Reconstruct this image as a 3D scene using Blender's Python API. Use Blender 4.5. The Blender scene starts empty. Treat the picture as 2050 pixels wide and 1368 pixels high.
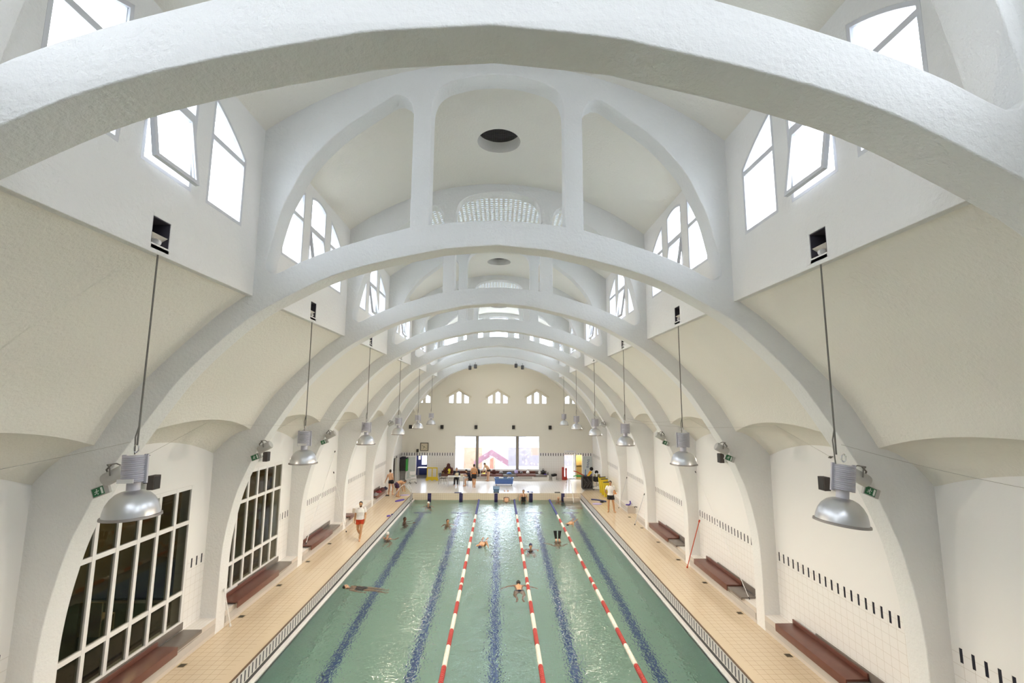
import bpy, bmesh, math, random
from math import sin, cos, pi, radians, sqrt, atan2
from mathutils import Vector, Matrix
random.seed(7)
SC = bpy.context.scene
COL = SC.collection
R = radians

# ------------------------------------------------------------------ materials
MATS = {}
def nd(nt, kind, **kw):
    n = nt.nodes.new(kind)
    for k, v in kw.items():
        if k in ('operation', 'blend_type', 'data_type', 'noise_dimensions', 'feature', 'use_clamp', 'wave_type', 'bands_direction'):
            setattr(n, k, v)
        else:
            n.inputs[k].default_value = v
    return n
def base_mat(name):
    m = bpy.data.materials.new(name); m.use_nodes = True
    nt = m.node_tree; b = nt.nodes['Principled BSDF']
    MATS[name] = m
    return m, nt, b
def c4(c): return (c[0], c[1], c[2], 1.0)
def mat(name, col, rough=0.6, metal=0.0, var=0.06, vscale=8.0, bump=0.0, bscale=80.0, spec=0.5):
    """plain procedural material: colour with a slight noise mottle and an optional bump"""
    m, nt, b = base_mat(name)
    b.inputs['Roughness'].default_value = rough
    b.inputs['Metallic'].default_value = metal
    b.inputs['Specular IOR Level'].default_value = spec
    geo = nt.nodes.new('ShaderNodeNewGeometry')
    nz = nd(nt, 'ShaderNodeTexNoise', Scale=vscale, Detail=2.0)
    nt.links.new(geo.outputs['Position'], nz.inputs['Vector'])
    mx = nt.nodes.new('ShaderNodeMix'); mx.data_type = 'RGBA'
    mx.inputs['A'].default_value = c4([max(0, x * (1 - var)) for x in col])
    mx.inputs['B'].default_value = c4([min(1, x * (1 + var)) for x in col])
    nt.links.new(nz.outputs['Fac'], mx.inputs['Factor'])
    nt.links.new(mx.outputs['Result'], b.inputs['Base Color'])
    if bump > 0:
        bz = nd(nt, 'ShaderNodeTexNoise', Scale=bscale, Detail=3.0)
        nt.links.new(geo.outputs['Position'], bz.inputs['Vector'])
        bp = nd(nt, 'ShaderNodeBump', Strength=bump, Distance=0.02)
        nt.links.new(bz.outputs['Fac'], bp.inputs['Height'])
        nt.links.new(bp.outputs['Normal'], b.inputs['Normal'])
    return m
def M_(nt, op, a, b=None, clamp=False):
    n = nt.nodes.new('ShaderNodeMath'); n.operation = op; n.use_clamp = clamp
    for i, v in enumerate((a, b)):
        if v is None: continue
        if isinstance(v, (int, float)): n.inputs[i].default_value = v
        else: nt.links.new(v, n.inputs[i])
    return n.outputs[0]
def between(nt, v, lo, hi):
    return M_(nt, 'MULTIPLY', M_(nt, 'GREATER_THAN', v, lo), M_(nt, 'LESS_THAN', v, hi))
def mixc(nt, fac, a, b):
    n = nt.nodes.new('ShaderNodeMix'); n.data_type = 'RGBA'
    if isinstance(fac, (int, float)): n.inputs['Factor'].default_value = fac
    else: nt.links.new(fac, n.inputs['Factor'])
    for k, v in (('A', a), ('B', b)):
        if isinstance(v, (tuple, list)): n.inputs[k].default_value = c4(v)
        else: nt.links.new(v, n.inputs[k])
    return n.outputs['Result']
def xyz(nt):
    geo = nt.nodes.new('ShaderNodeNewGeometry')
    s = nt.nodes.new('ShaderNodeSeparateXYZ'); nt.links.new(geo.outputs['Position'], s.inputs[0])
    return geo, s.outputs[0], s.outputs[1], s.outputs[2]
def grid_lines(nt, u, v, pu, pv, w):
    """1 on the grout lines of a pu x pv tile grid"""
    fu = M_(nt, 'FRACT', M_(nt, 'DIVIDE', u, pu)); fv = M_(nt, 'FRACT', M_(nt, 'DIVIDE', v, pv))
    return M_(nt, 'MAXIMUM', M_(nt, 'LESS_THAN', fu, w / pu), M_(nt, 'LESS_THAN', fv, w / pv))

def add_bump(nt, b, geo, scale, strength, dist=0.02, detail=4.0):
    bz = nd(nt, 'ShaderNodeTexNoise', Scale=scale, Detail=detail, Roughness=0.6)
    nt.links.new(geo.outputs['Position'], bz.inputs['Vector'])
    bp = nd(nt, 'ShaderNodeBump', Strength=strength, Distance=dist)
    nt.links.new(bz.outputs['Fac'], bp.inputs['Height'])
    nt.links.new(bp.outputs['Normal'], b.inputs['Normal'])

def plaster(name, col, strength=0.35, scale=22.0):
    m, nt, b = base_mat(name)
    b.inputs['Roughness'].default_value = 0.9
    b.inputs['Specular IOR Level'].default_value = 0.15
    geo, x, y, z = xyz(nt)
    nz = nd(nt, 'ShaderNodeTexNoise', Scale=0.9, Detail=3.0)
    nt.links.new(geo.outputs['Position'], nz.inputs['Vector'])
    c = mixc(nt, nz.outputs['Fac'], [v * .975 for v in col], [min(1, v * 1.02) for v in col])
    nt.links.new(c, b.inputs['Base Color'])
    add_bump(nt, b, geo, scale, strength)
    return m

WHITE = (0.78, 0.78, 0.765)
plaster('rough_plaster', WHITE, 0.8, 15.0)
plaster('vault_plaster', (0.79, 0.765, 0.70), 0.7, 17.0)
plaster('smooth_plaster', (0.81, 0.80, 0.78), 0.12, 30.0)

def wall_tile(name, axis):
    """smooth plaster above, white square tile with a band of dark upright bars below"""
    m, nt, b = base_mat(name)
    geo, x, y, z = xyz(nt)
    u = {'x': x, 'y': y}[axis]
    tile = M_(nt, 'LESS_THAN', z, 2.19)
    lines = M_(nt, 'MULTIPLY', grid_lines(nt, u, M_(nt, 'ADD', z, 0.12), 0.2, 0.2, 0.007), tile)
    bars = M_(nt, 'MULTIPLY', between(nt, z, 1.94, 2.18), M_(nt, 'LESS_THAN', M_(nt, 'FRACT', M_(nt, 'DIVIDE', u, 0.215)), 0.27))
    c = mixc(nt, lines, (0.80, 0.785, 0.76), (0.60, 0.56, 0.51))
    c = mixc(nt, bars, c, (0.012, 0.012, 0.022))
    up = (0.80, 0.79, 0.77) if axis == 'y' else (0.78, 0.745, 0.65)
    c = mixc(nt, tile, up, c)
    nt.links.new(c, b.inputs['Base Color'])
    rg = nt.nodes.new('ShaderNodeMapRange'); rg.inputs['To Min'].default_value = 0.85; rg.inputs['To Max'].default_value = 0.3
    nt.links.new(tile, rg.inputs['Value']); nt.links.new(rg.outputs[0], b.inputs['Roughness'])
    b.inputs['Specular IOR Level'].default_value = 0.3
    add_bump(nt, b, geo, 30.0, 0.06)
    return m
wall_tile('side_wall_tile', 'y'); wall_tile('end_wall_tile', 'x')

def deck_tile():
    m, nt, b = base_mat('deck_tile')
    geo, x, y, z = xyz(nt)
    lines = grid_lines(nt, M_(nt, 'ADD', x, 0.06), y, 0.2, 0.2, 0.009)
    ax = M_(nt, 'ABSOLUTE', x)
    plain = M_(nt, 'MULTIPLY', M_(nt, 'LESS_THAN', ax, 6.28), M_(nt, 'LESS_THAN', y, 34.9))
    lines = M_(nt, 'MULTIPLY', lines, M_(nt, 'SUBTRACT', 1.0, plain))
    nz = nd(nt, 'ShaderNodeTexNoise', Scale=1.3, Detail=4.0); nt.links.new(geo.outputs['Position'], nz.inputs['Vector'])
    c = mixc(nt, nz.outputs['Fac'], (0.64, 0.52, 0.365), (0.71, 0.585, 0.42))
    far = M_(nt, 'MULTIPLY', M_(nt, 'GREATER_THAN', y, 34.9), M_(nt, 'LESS_THAN', M_(nt, 'SUBTRACT', ax, M_(nt, 'MULTIPLY', M_(nt, 'SUBTRACT', y, 34.9), .35)), 6.1))
    c = mixc(nt, far, c, (0.80, 0.77, 0.72))
    c = mixc(nt, lines, c, mixc(nt, far, (0.44, 0.31, 0.20), (0.66, 0.61, 0.54)))
    nt.links.new(c, b.inputs['Base Color'])
    b.inputs['Roughness'].default_value = 0.2
    add_bump(nt, b, geo, 6.0, 0.06, 0.01)
    return m
deck_tile()

def white_tile(name, col=(0.79, 0.76, 0.72), p=0.1, grout=(0.58, 0.53, 0.47), rough=0.3):
    m, nt, b = base_mat(name)
    geo, x, y, z = xyz(nt)
    l1 = grid_lines(nt, x, y, p, p, 0.006); l2 = M_(nt, 'LESS_THAN', M_(nt, 'FRACT', M_(nt, 'DIVIDE', z, p)), 0.006 / p)
    c = mixc(nt, M_(nt, 'MAXIMUM', l1, l2), col, grout)
    nt.links.new(c, b.inputs['Base Color']); b.inputs['Roughness'].default_value = rough
    return m
white_tile('ledge_tile', (0.80, 0.77, 0.73), 0.1)
white_tile('step_tile', (0.74, 0.66, 0.56), 0.15, (0.5, 0.4, 0.3))

LANES = (-4.9, -2.45, 0.0, 2.45, 4.9)
MARKS = (-4.82, -2.58, -0.08, 2.42, 4.72)
def basin_mat():
    m, nt, b = base_mat('basin_tile')
    geo, x, y, z = xyz(nt)
    nz = nd(nt, 'ShaderNodeTexNoise', Scale=0.5, Detail=3.0); nt.links.new(geo.outputs['Position'], nz.inputs['Vector'])
    c = mixc(nt, nz.outputs['Fac'], (0.50, 0.76, 0.62), (0.57, 0.82, 0.68))
    lines = grid_lines(nt, x, y, 0.25, 0.25, 0.012)
    c = mixc(nt, M_(nt, 'MULTIPLY', lines, 0.35), c, (0.45, 0.68, 0.60))
    floor = M_(nt, 'LESS_THAN', z, -1.55)
    s = None
    for cx in LANES:
        k = M_(nt, 'LESS_THAN', M_(nt, 'ABSOLUTE', M_(nt, 'SUBTRACT', x, cx)), 0.15)
        t = M_(nt, 'MULTIPLY', M_(nt, 'LESS_THAN', M_(nt, 'ABSOLUTE', M_(nt, 'SUBTRACT', x, cx)), 0.55), between(nt, y, 32.3, 32.6))
        k = M_(nt, 'MAXIMUM', M_(nt, 'MULTIPLY', k, M_(nt, 'LESS_THAN', y, 32.6)), t)
        s = k if s is None else M_(nt, 'MAXIMUM', s, k)
    c = mixc(nt, M_(nt, 'MULTIPLY', s, floor), c, (0.06, 0.14, 0.42))
    # above the water line: cream tile with dark-blue lane marks on the end wall
    dry = M_(nt, 'GREATER_THAN', z, -0.52)
    gl = grid_lines(nt, x, M_(nt, 'ADD', z, 0.03), 0.15, 0.15, 0.009)
    cd = mixc(nt, gl, (0.78, 0.68, 0.54), (0.55, 0.43, 0.30))
    c = mixc(nt, dry, c, cd)
    k = None
    for cx in MARKS:
        q = M_(nt, 'LESS_THAN', M_(nt, 'ABSOLUTE', M_(nt, 'SUBTRACT', x, cx)), 0.125)
        k = q if k is None else M_(nt, 'MAXIMUM', k, q)
    k = M_(nt, 'MULTIPLY', k, M_(nt, 'GREATER_THAN', y, 34.8)); k = M_(nt, 'MULTIPLY', k, M_(nt, 'GREATER_THAN', z, -1.2))
    c = mixc(nt, k, c, mixc(nt, gl, (0.03, 0.025, 0.10), (0.15, 0.13, 0.22)))
    nt.links.new(c, b.inputs['Base Color']); b.inputs['Roughness'].default_value = 0.35
    return m
basin_mat()

def gutter_mat():
    m, nt, b = base_mat('overflow_grating')
    geo, x, y, z = xyz(nt)
    bars = M_(nt, 'MULTIPLY', M_(nt, 'LESS_THAN', M_(nt, 'FRACT', M_(nt, 'DIVIDE', y, 0.178)), 0.30), between(nt, z, -0.31, -0.055))
    edge = M_(nt, 'GREATER_THAN', z, -0.022)
    c = mixc(nt, bars, (0.66, 0.635, 0.60), (0.018, 0.018, 0.03))
    c = mixc(nt, edge, c, (0.16, 0.10, 0.06))
    nt.links.new(c, b.inputs['Base Color']); b.inputs['Roughness'].default_value = 0.4
    return m
gutter_mat()

def water_mat():
    m, nt, b = base_mat('pool_water')
    nt.nodes.remove(b)
    out = nt.nodes['Material Output']
    geo = nt.nodes.new('ShaderNodeNewGeometry')
    mp = nt.nodes.new('ShaderNodeMapping'); mp.inputs['Scale'].default_value = (1.0, 1.0, 1.0)
    nt.links.new(geo.outputs['Position'], mp.inputs['Vector'])
    n1 = nd(nt, 'ShaderNodeTexNoise', Scale=2.4, Detail=2.0, Distortion=0.6)
    n2 = nd(nt, 'ShaderNodeTexNoise', Scale=13.0, Detail=1.0, Distortion=0.7)
    for n in (n1, n2): nt.links.new(mp.outputs[0], n.inputs['Vector'])
    h = M_(nt, 'ADD', M_(nt, 'MULTIPLY', n1.outputs['Fac'], 0.022), M_(nt, 'MULTIPLY', M_(nt, 'POWER', n2.outputs['Fac'], 4.0), 0.022))
    bp = nd(nt, 'ShaderNodeBump', Strength=1.0, Distance=1.0); nt.links.new(h, bp.inputs['Height'])
    rf = nd(nt, 'ShaderNodeBsdfRefraction', Color=(0.95, 0.995, 0.975, 1), Roughness=0.0, IOR=1.33)
    gl = nd(nt, 'ShaderNodeBsdfGlossy', Color=(1, 1, 1, 1), Roughness=0.02)
    fr = nd(nt, 'ShaderNodeFresnel', IOR=1.33)
    for n in (rf, gl, fr): nt.links.new(bp.outputs['Normal'], n.inputs['Normal'])
    mx = nt.nodes.new('ShaderNodeMixShader')
    nt.links.new(fr.outputs[0], mx.inputs[0]); nt.links.new(rf.outputs[0], mx.inputs[1]); nt.links.new(gl.outputs[0], mx.inputs[2])
    nt.links.new(mx.outputs[0], out.inputs['Surface'])
    return m
water_mat()

def glass_mat(name, tint=(1, 1, 1), strength=1.0):
    m, nt, b = base_mat(name)
    nt.nodes.remove(b); out = nt.nodes['Material Output']
    tr = nd(nt, 'ShaderNodeBsdfTransparent', Color=c4(tint)); gl = nd(nt, 'ShaderNodeBsdfGlossy', Roughness=0.01)
    lw = nd(nt, 'ShaderNodeLayerWeight', Blend=0.5)
    fac = M_(nt, 'MULTIPLY', M_(nt, 'ADD', M_(nt, 'POWER', lw.outputs['Facing'], 5.0), 0.05), strength, True)
    mx = nt.nodes.new('ShaderNodeMixShader')
    nt.links.new(fac, mx.inputs[0]); nt.links.new(tr.outputs[0], mx.inputs[1]); nt.links.new(gl.outputs[0], mx.inputs[2])
    nt.links.new(mx.outputs[0], out.inputs['Surface'])
    return m
glass_mat('window_glass', (0.97, 0.985, 1.0))
glass_mat('dark_glass', (0.62, 0.62, 0.56), 0.6)

def glassblock_mat():
    """vault plaster studded with round glass lenses that let the daylight through"""
    m, nt, b = base_mat('glass_lens_vault')
    out = nt.nodes['Material Output']
    geo, x, y, z = xyz(nt)
    b.inputs['Roughness'].default_value = 0.9; b.inputs['Base Color'].default_value = c4((0.79, 0.775, 0.72))
    fx = M_(nt, 'SUBTRACT', M_(nt, 'FRACT', M_(nt, 'DIVIDE', x, 0.165)), 0.5); fy = M_(nt, 'SUBTRACT', M_(nt, 'FRACT', M_(nt, 'DIVIDE', y, 0.165)), 0.5)
    d = M_(nt, 'SQRT', M_(nt, 'ADD', M_(nt, 'MULTIPLY', fx, fx), M_(nt, 'MULTIPLY', fy, fy)))
    dot = M_(nt, 'MULTIPLY', M_(nt, 'LESS_THAN', d, 0.3), M_(nt, 'LESS_THAN', M_(nt, 'ABSOLUTE', x), 3.6))
    tl = nd(nt, 'ShaderNodeBsdfTranslucent', Color=(0.12, 0.135, 0.145, 1)); df = nd(nt, 'ShaderNodeBsdfDiffuse', Color=(0.75, 0.78, 0.78, 1))
    ad = nt.nodes.new('ShaderNodeMixShader'); ad.inputs[0].default_value = 0.35
    nt.links.new(df.outputs[0], ad.inputs[1]); nt.links.new(tl.outputs[0], ad.inputs[2])
    mx = nt.nodes.new('ShaderNodeMixShader'); nt.links.new(dot, mx.inputs[0]); nt.links.new(b.outputs[0], mx.inputs[1]); nt.links.new(ad.outputs[0], mx.inputs[2])
    nt.links.new(mx.outputs[0], out.inputs['Surface'])
glassblock_mat()

mat('aluminium', (0.62, 0.63, 0.66), 0.4, 0.0, 0.03)
mat('white_paint', (0.78, 0.77, 0.75), 0.45, 0.0, 0.02)
mat('spun_metal', (0.66, 0.66, 0.67), 0.33, 0.9, 0.04, 3.0)
mat('lamp_housing', (0.56, 0.55, 0.60), 0.5, 0.2, 0.04)
mat('lamp_rim', (0.34, 0.31, 0.29), 0.5, 0.3, 0.04)
mat('cable_grey', (0.17, 0.16, 0.14), 0.7)
mat('wire_grey', (0.5, 0.48, 0.44), 0.7)
mat('black_plastic', (0.022, 0.02, 0.02), 0.5, 0, 0.15)
mat('speaker_brown', (0.06, 0.05, 0.045), 0.55, 0, 0.15)
mat('floodlight_white', (0.46, 0.45, 0.43), 0.45)
mat('recess_dark', (0.05, 0.045, 0.06), 0.9)
mat('lens', (0.9, 0.88, 0.8), 0.3)
mat('sign_green', (0.01, 0.13, 0.045), 0.4)
mat('sign_white', (0.8, 0.85, 0.8), 0.4)
mat('brown_wood', (0.135, 0.05, 0.033), 0.32, 0, 0.18, 5.0)
mat('grey_stone', (0.17, 0.145, 0.125), 0.35, 0, 0.15, 6.0)
mat('ledge_panel', (0.50, 0.47, 0.43), 0.55)
mat('white_band', (0.82, 0.81, 0.79), 0.35)
mat('gutter_dark', (0.05, 0.05, 0.05), 0.7)
mat('chrome', (0.75, 0.75, 0.75), 0.15, 1.0, 0.02)
mat('rope_white', (0.80, 0.76, 0.66), 0.45); mat('rope_red', (0.42, 0.035, 0.025), 0.45); mat('rope_blue', (0.05, 0.06, 0.22), 0.45); mat('rope_yellow', (0.7, 0.42, 0.03), 0.45)
mat('drain_brass', (0.22, 0.17, 0.09), 0.5, 0.3)
mat('dark_steel', (0.10, 0.095, 0.09), 0.5, 0.4)
mat('grey_brown_post', (0.27, 0.24, 0.20), 0.5)
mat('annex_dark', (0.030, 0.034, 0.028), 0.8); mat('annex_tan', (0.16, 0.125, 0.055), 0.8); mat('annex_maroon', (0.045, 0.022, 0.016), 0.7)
mat('hood_plaster', (0.66, 0.605, 0.49), 0.9)  # plaster darkened to tan: shade of a gabled recess painted onto the hoods
mat('cloth_dark_red', (0.22, 0.025, 0.025), 0.85)
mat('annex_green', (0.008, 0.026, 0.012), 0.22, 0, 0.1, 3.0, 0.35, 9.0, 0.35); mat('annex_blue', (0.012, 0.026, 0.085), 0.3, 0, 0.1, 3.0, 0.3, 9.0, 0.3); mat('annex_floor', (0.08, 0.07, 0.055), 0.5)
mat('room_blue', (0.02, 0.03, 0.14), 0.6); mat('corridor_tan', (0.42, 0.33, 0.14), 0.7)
mat('yellow_plastic', (0.72, 0.52, 0.02), 0.5); mat('yellow_foam', (0.66, 0.52, 0.03), 0.7); mat('orange_plastic', (0.75, 0.26, 0.02), 0.5)
mat('blue_plastic', (0.07, 0.15, 0.42), 0.4); mat('slate_blue', (0.13, 0.23, 0.36), 0.5); mat('purple_foam', (0.10, 0.06, 0.36), 0.7); mat('pale_purple', (0.42, 0.36, 0.58), 0.7); mat('navy_foam', (0.04, 0.05, 0.16), 0.6)
mat('red_plastic', (0.40, 0.035, 0.02), 0.45); mat('orange_pole', (0.50, 0.07, 0.025), 0.4)
mat('green_plastic', (0.04, 0.30, 0.05), 0.45); mat('green_foam', (0.06, 0.33, 0.10), 0.7)
mat('frosted_panel', (0.52, 0.56, 0.55), 0.35); mat('paper', (0.85, 0.85, 0.83), 0.8)
mat('skin_light', (0.66, 0.39, 0.24), 0.55, 0, 0.05, 20); mat('skin_tan', (0.55, 0.30, 0.15), 0.55, 0, 0.06, 20); mat('skin_brown', (0.16, 0.075, 0.04), 0.55, 0, 0.06, 20)
mat('hair_dark', (0.018, 0.013, 0.01), 0.6, 0, 0.2, 60); mat('hair_brown', (0.045, 0.022, 0.012), 0.6, 0, 0.2, 60)
mat('eye_dark', (0.02, 0.015, 0.012), 0.3); mat('lip', (0.34, 0.12, 0.09), 0.5); mat('beard', (0.06, 0.035, 0.02), 0.7)
mat('cloth_white', (0.82, 0.81, 0.80), 0.85); mat('cloth_red', (0.55, 0.055, 0.015), 0.8); mat('cloth_black', (0.012, 0.010, 0.012), 0.8); mat('cloth_purple', (0.05, 0.02, 0.06), 0.8)
mat('cloth_navy', (0.012, 0.012, 0.035), 0.8); mat('cloth_orange', (0.72, 0.20, 0.02), 0.8); mat('cloth_maroon', (0.07, 0.018, 0.014), 0.85); mat('cloth_grey', (0.20, 0.19, 0.19), 0.9); mat('cloth_yellow', (0.75, 0.62, 0.05), 0.8); mat('cloth_cream', (0.62, 0.55, 0.40), 0.85)
mat('cap_white', (0.82, 0.80, 0.74), 0.5); mat('cap_navy', (0.02, 0.022, 0.07), 0.5)
mat('rubber_black', (0.01, 0.01, 0.01), 0.5)
mat('court_paving', (0.72, 0.71, 0.68), 0.9)

def lens_glow():
    m, nt, b = base_mat('lamp_glow')
    b.inputs['Emission Color'].default_value = (1.0, 0.86, 0.66, 1); b.inputs['Emission Strength'].default_value = 40.0
lens_glow()

# ------------------------------------------------------------------ mesh helpers
class MB:
    """collects geometry, then links it as one mesh object"""
    def __init__(s): s.v = []; s.f = []; s.mi = []; s.sm = []
    def add(s, vs, fs, mi=0, smooth=False):
        o = len(s.v); s.v.extend([tuple(p) for p in vs])
        for f in fs: s.f.append(tuple(i + o for i in f)); s.mi.append(mi); s.sm.append(smooth)
        return s
    def box(s, a, b, mi=0, rot=None):
        x0, y0, z0 = [min(a[i], b[i]) for i in range(3)]; x1, y1, z1 = [max(a[i], b[i]) for i in range(3)]
        vs = [Vector(p) for p in ((x0, y0, z0), (x1, y0, z0), (x1, y1, z0), (x0, y1, z0), (x0, y0, z1), (x1, y0, z1), (x1, y1, z1), (x0, y1, z1))]
        if rot is not None:
            c = Vector(((x0 + x1) / 2, (y0 + y1) / 2, (z0 + z1) / 2)); vs = [rot @ (p - c) + c for p in vs]
        return s.add(vs, [(0, 3, 2, 1), (4, 5, 6, 7), (0, 1, 5, 4), (1, 2, 6, 5), (2, 3, 7, 6), (3, 0, 4, 7)], mi)
    def rbox(s, a, b, r=0.02, mi=0):
        """box with rounded vertical-and-horizontal edges (bevelled)"""
        bm = bmesh.new(); bmesh.ops.create_cube(bm, size=1.0)
        for v in bm.verts:
            for i in range(3): v.co[i] = (a[i] + b[i]) / 2 + v.co[i] * abs(b[i] - a[i])
        bmesh.ops.bevel(bm, geom=bm.edges[:], offset=r, segments=2, affect='EDGES', profile=0.6)
        bm.verts.index_update()
        s.add([v.co.copy() for v in bm.verts], [tuple(v.index for v in f.verts) for f in bm.faces], mi, True); bm.free(); return s
    def tube(s, pts, r, n=10, mi=0, caps=True, smooth=True):
        pts = [Vector(p) for p in pts]; m = len(pts)
        rs = r if isinstance(r, (list, tuple)) else [r] * m
        rings = []; up = None
        for i, p in enumerate(pts):
            t = (pts[min(i + 1, m - 1)] - pts[max(i - 1, 0)])
            t = t.normalized() if t.length > 1e-9 else Vector((0, 0, 1))
            if up is None:
                a = Vector((0, 0, 1)) if abs(t.z) < 0.9 else Vector((1, 0, 0))
                u = t.cross(a).normalized()
            else:
                u = (up - t * up.dot(t)).normalized()
            up = u; w = t.cross(u)
            rings.append([p + (u * cos(2 * pi * k / n) + w * sin(2 * pi * k / n)) * rs[i] for k in range(n)])
        vs = [q for g in rings for q in g]; fs = []
        for i in range(m - 1):
            for k in range(n):
                a = i * n + k; b2 = i * n + (k + 1) % n
                fs.append((a, b2, b2 + n, a + n))
        if caps:
            fs.append(tuple(range(n - 1, -1, -1))); fs.append(tuple((m - 1) * n + k for k in range(n)))
        return s.add(vs, fs, mi, smooth)
    def lathe(s, prof, c=(0, 0, 0), n=24, mi=0, axis='z', smooth=True, cap=False):
        vs = []; fs = []
        for (r, h) in prof:
            for k in range(n):
                a = 2 * pi * k / n
                p = (r * cos(a), r * sin(a), h)
                if axis == 'y': p = (r * cos(a), h, r * sin(a))
                if axis == 'x': p = (h, r * cos(a), r * sin(a))
                vs.append((p[0] + c[0], p[1] + c[1], p[2] + c[2]))
        for i in range(len(prof) - 1):
            for k in range(n):
                a = i * n + k; b2 = i * n + (k + 1) % n
                fs.append((a, b2, b2 + n, a + n))
        if cap:
            fs.append(tuple(range(n - 1, -1, -1))); fs.append(tuple((len(prof) - 1) * n + k for k in range(n)))
        return s.add(vs, fs, mi, smooth)
    def ell(s, c, rad, n=14, m=9, mi=0, rot=None):
        vs = []; fs = []; c = Vector(c)
        for i in range(m + 1):
            t = pi * i / m
            for k in range(n):
                p = Vector((rad[0] * sin(t) * cos(2 * pi * k / n), rad[1] * sin(t) * sin(2 * pi * k / n), rad[2] * cos(t)))
                vs.append((rot @ p if rot is not None else p) + c)
        for i in range(m):
            for k in range(n):
                a = i * n + k; b2 = i * n + (k + 1) % n
                fs.append((a, a + n, b2 + n, b2))
        return s.add(vs, fs, mi, True)
    def prism(s, poly, a, b, axis='y', mi=0, smooth=False):
        """extrude a closed polygon from a to b; poly in (x,z) for axis y, (y,z) for axis x, (x,y) for axis z"""
        def P(u, v, w):
            return {'y': (u, w, v), 'x': (w, u, v), 'z': (u, v, w)}[axis]
        n = len(poly)
        vs = [P(u, v, a) for u, v in poly] + [P(u, v, b) for u, v in poly]
        fs = [tuple(range(n)), tuple(range(2 * n - 1, n - 1, -1))] + [(i, i + n, (i + 1) % n + n, (i + 1) % n) for i in range(n)]
        return s.add(vs, fs, mi, smooth)
    def ringprism(s, outer, inner, a, b, axis='y', mi=0):
        def P(u, v, w):
            return {'y': (u, w, v), 'x': (w, u, v), 'z': (u, v, w)}[axis]
        n = len(outer)
        vs = [P(u, v, w) for w in (a, b) for pl in (outer, inner) for u, v in pl]
        fs = []
        for i in range(n):
            j = (i + 1) % n
            fs += [(i, j, n + j, n + i), (2 * n + i, 3 * n + i, 3 * n + j, 2 * n + j), (i, 2 * n + i, 2 * n + j, j), (n + i, n + j, 3 * n + j, 3 * n + i)]
        return s.add(vs, fs, mi)
    def build(s, name, mats, parent=None, fix=True):
        me = bpy.data.meshes.new(name)
        me.from_pydata(s.v, [], s.f)
        for m in (mats if isinstance(mats, (list, tuple)) else [mats]): me.materials.append(MATS[m])
        for p, mi, sm in zip(me.polygons, s.mi, s.sm): p.material_index = mi; p.use_smooth = sm
        if fix:
            bm = bmesh.new(); bm.from_mesh(me); bmesh.ops.recalc_face_normals(bm, faces=bm.faces[:]); bm.to_mesh(me); bm.free()
        if any(s.sm): me.set_sharp_from_angle(angle=R(50))
        o = bpy.data.objects.new(name, me); COL.objects.link(o)
        if parent is not None: o.parent = parent
        return o

def tag(o, label=None, cat=None, group=None, kind=None):
    if label: o['label'] = label
    if cat: o['category'] = cat
    if group: o['group'] = group
    if kind: o['kind'] = kind
    return o
def empty(name, loc=(0, 0, 0), rz=0.0):
    o = bpy.data.objects.new(name, None); COL.objects.link(o)
    o.location = loc; o.rotation_euler = (0, 0, rz); o.empty_display_size = 0.1
    return o
def children(o): return [c for c in bpy.data.objects if c.parent == o]
def copy_tree(o, parent=None):
    kids = children(o)
    c = o.copy(); COL.objects.link(c); c.parent = parent
    for k in kids: copy_tree(k, c)
    return c
ORD = ['nearest', 'second', 'third', 'fourth', 'fifth', 'sixth', 'seventh', 'eighth']

def smooth_path(pts, n=6):
    """Catmull-Rom through the points"""
    P = [Vector((p[0], p[1])) for p in pts]; out = []
    for i in range(len(P) - 1):
        p0 = P[max(i - 1, 0)]; p1 = P[i]; p2 = P[i + 1]; p3 = P[min(i + 2, len(P) - 1)]
        for k in range(n):
            t = k / n
            q = 0.5 * ((2 * p1) + (p2 - p0) * t + (2 * p0 - 5 * p1 + 4 * p2 - p3) * t * t + (3 * p1 - p0 - 3 * p2 + p3) * t ** 3)
            out.append((q.x, q.y))
    out.append((P[-1].x, P[-1].y)); return out
def rounded(poly, radii, n=6):
    """round the corners of a closed polygon"""
    out = []; m = len(poly)
    for i in range(m):
        p = Vector(poly[i]); a = Vector(poly[i - 1]); b = Vector(poly[(i + 1) % m]); r = radii[i]
        if r <= 0: out.append((p.x, p.y)); continue
        da = (a - p); db = (b - p); r = min(r, da.length * 0.49, db.length * 0.49)
        s = p + da.normalized() * r; e = p + db.normalized() * r
        for k in range(n + 1):
            t = k / n
            q = s * (1 - t) ** 2 + p * 2 * t * (1 - t) + e * t * t
            out.append((q.x, q.y))
    return out
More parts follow.
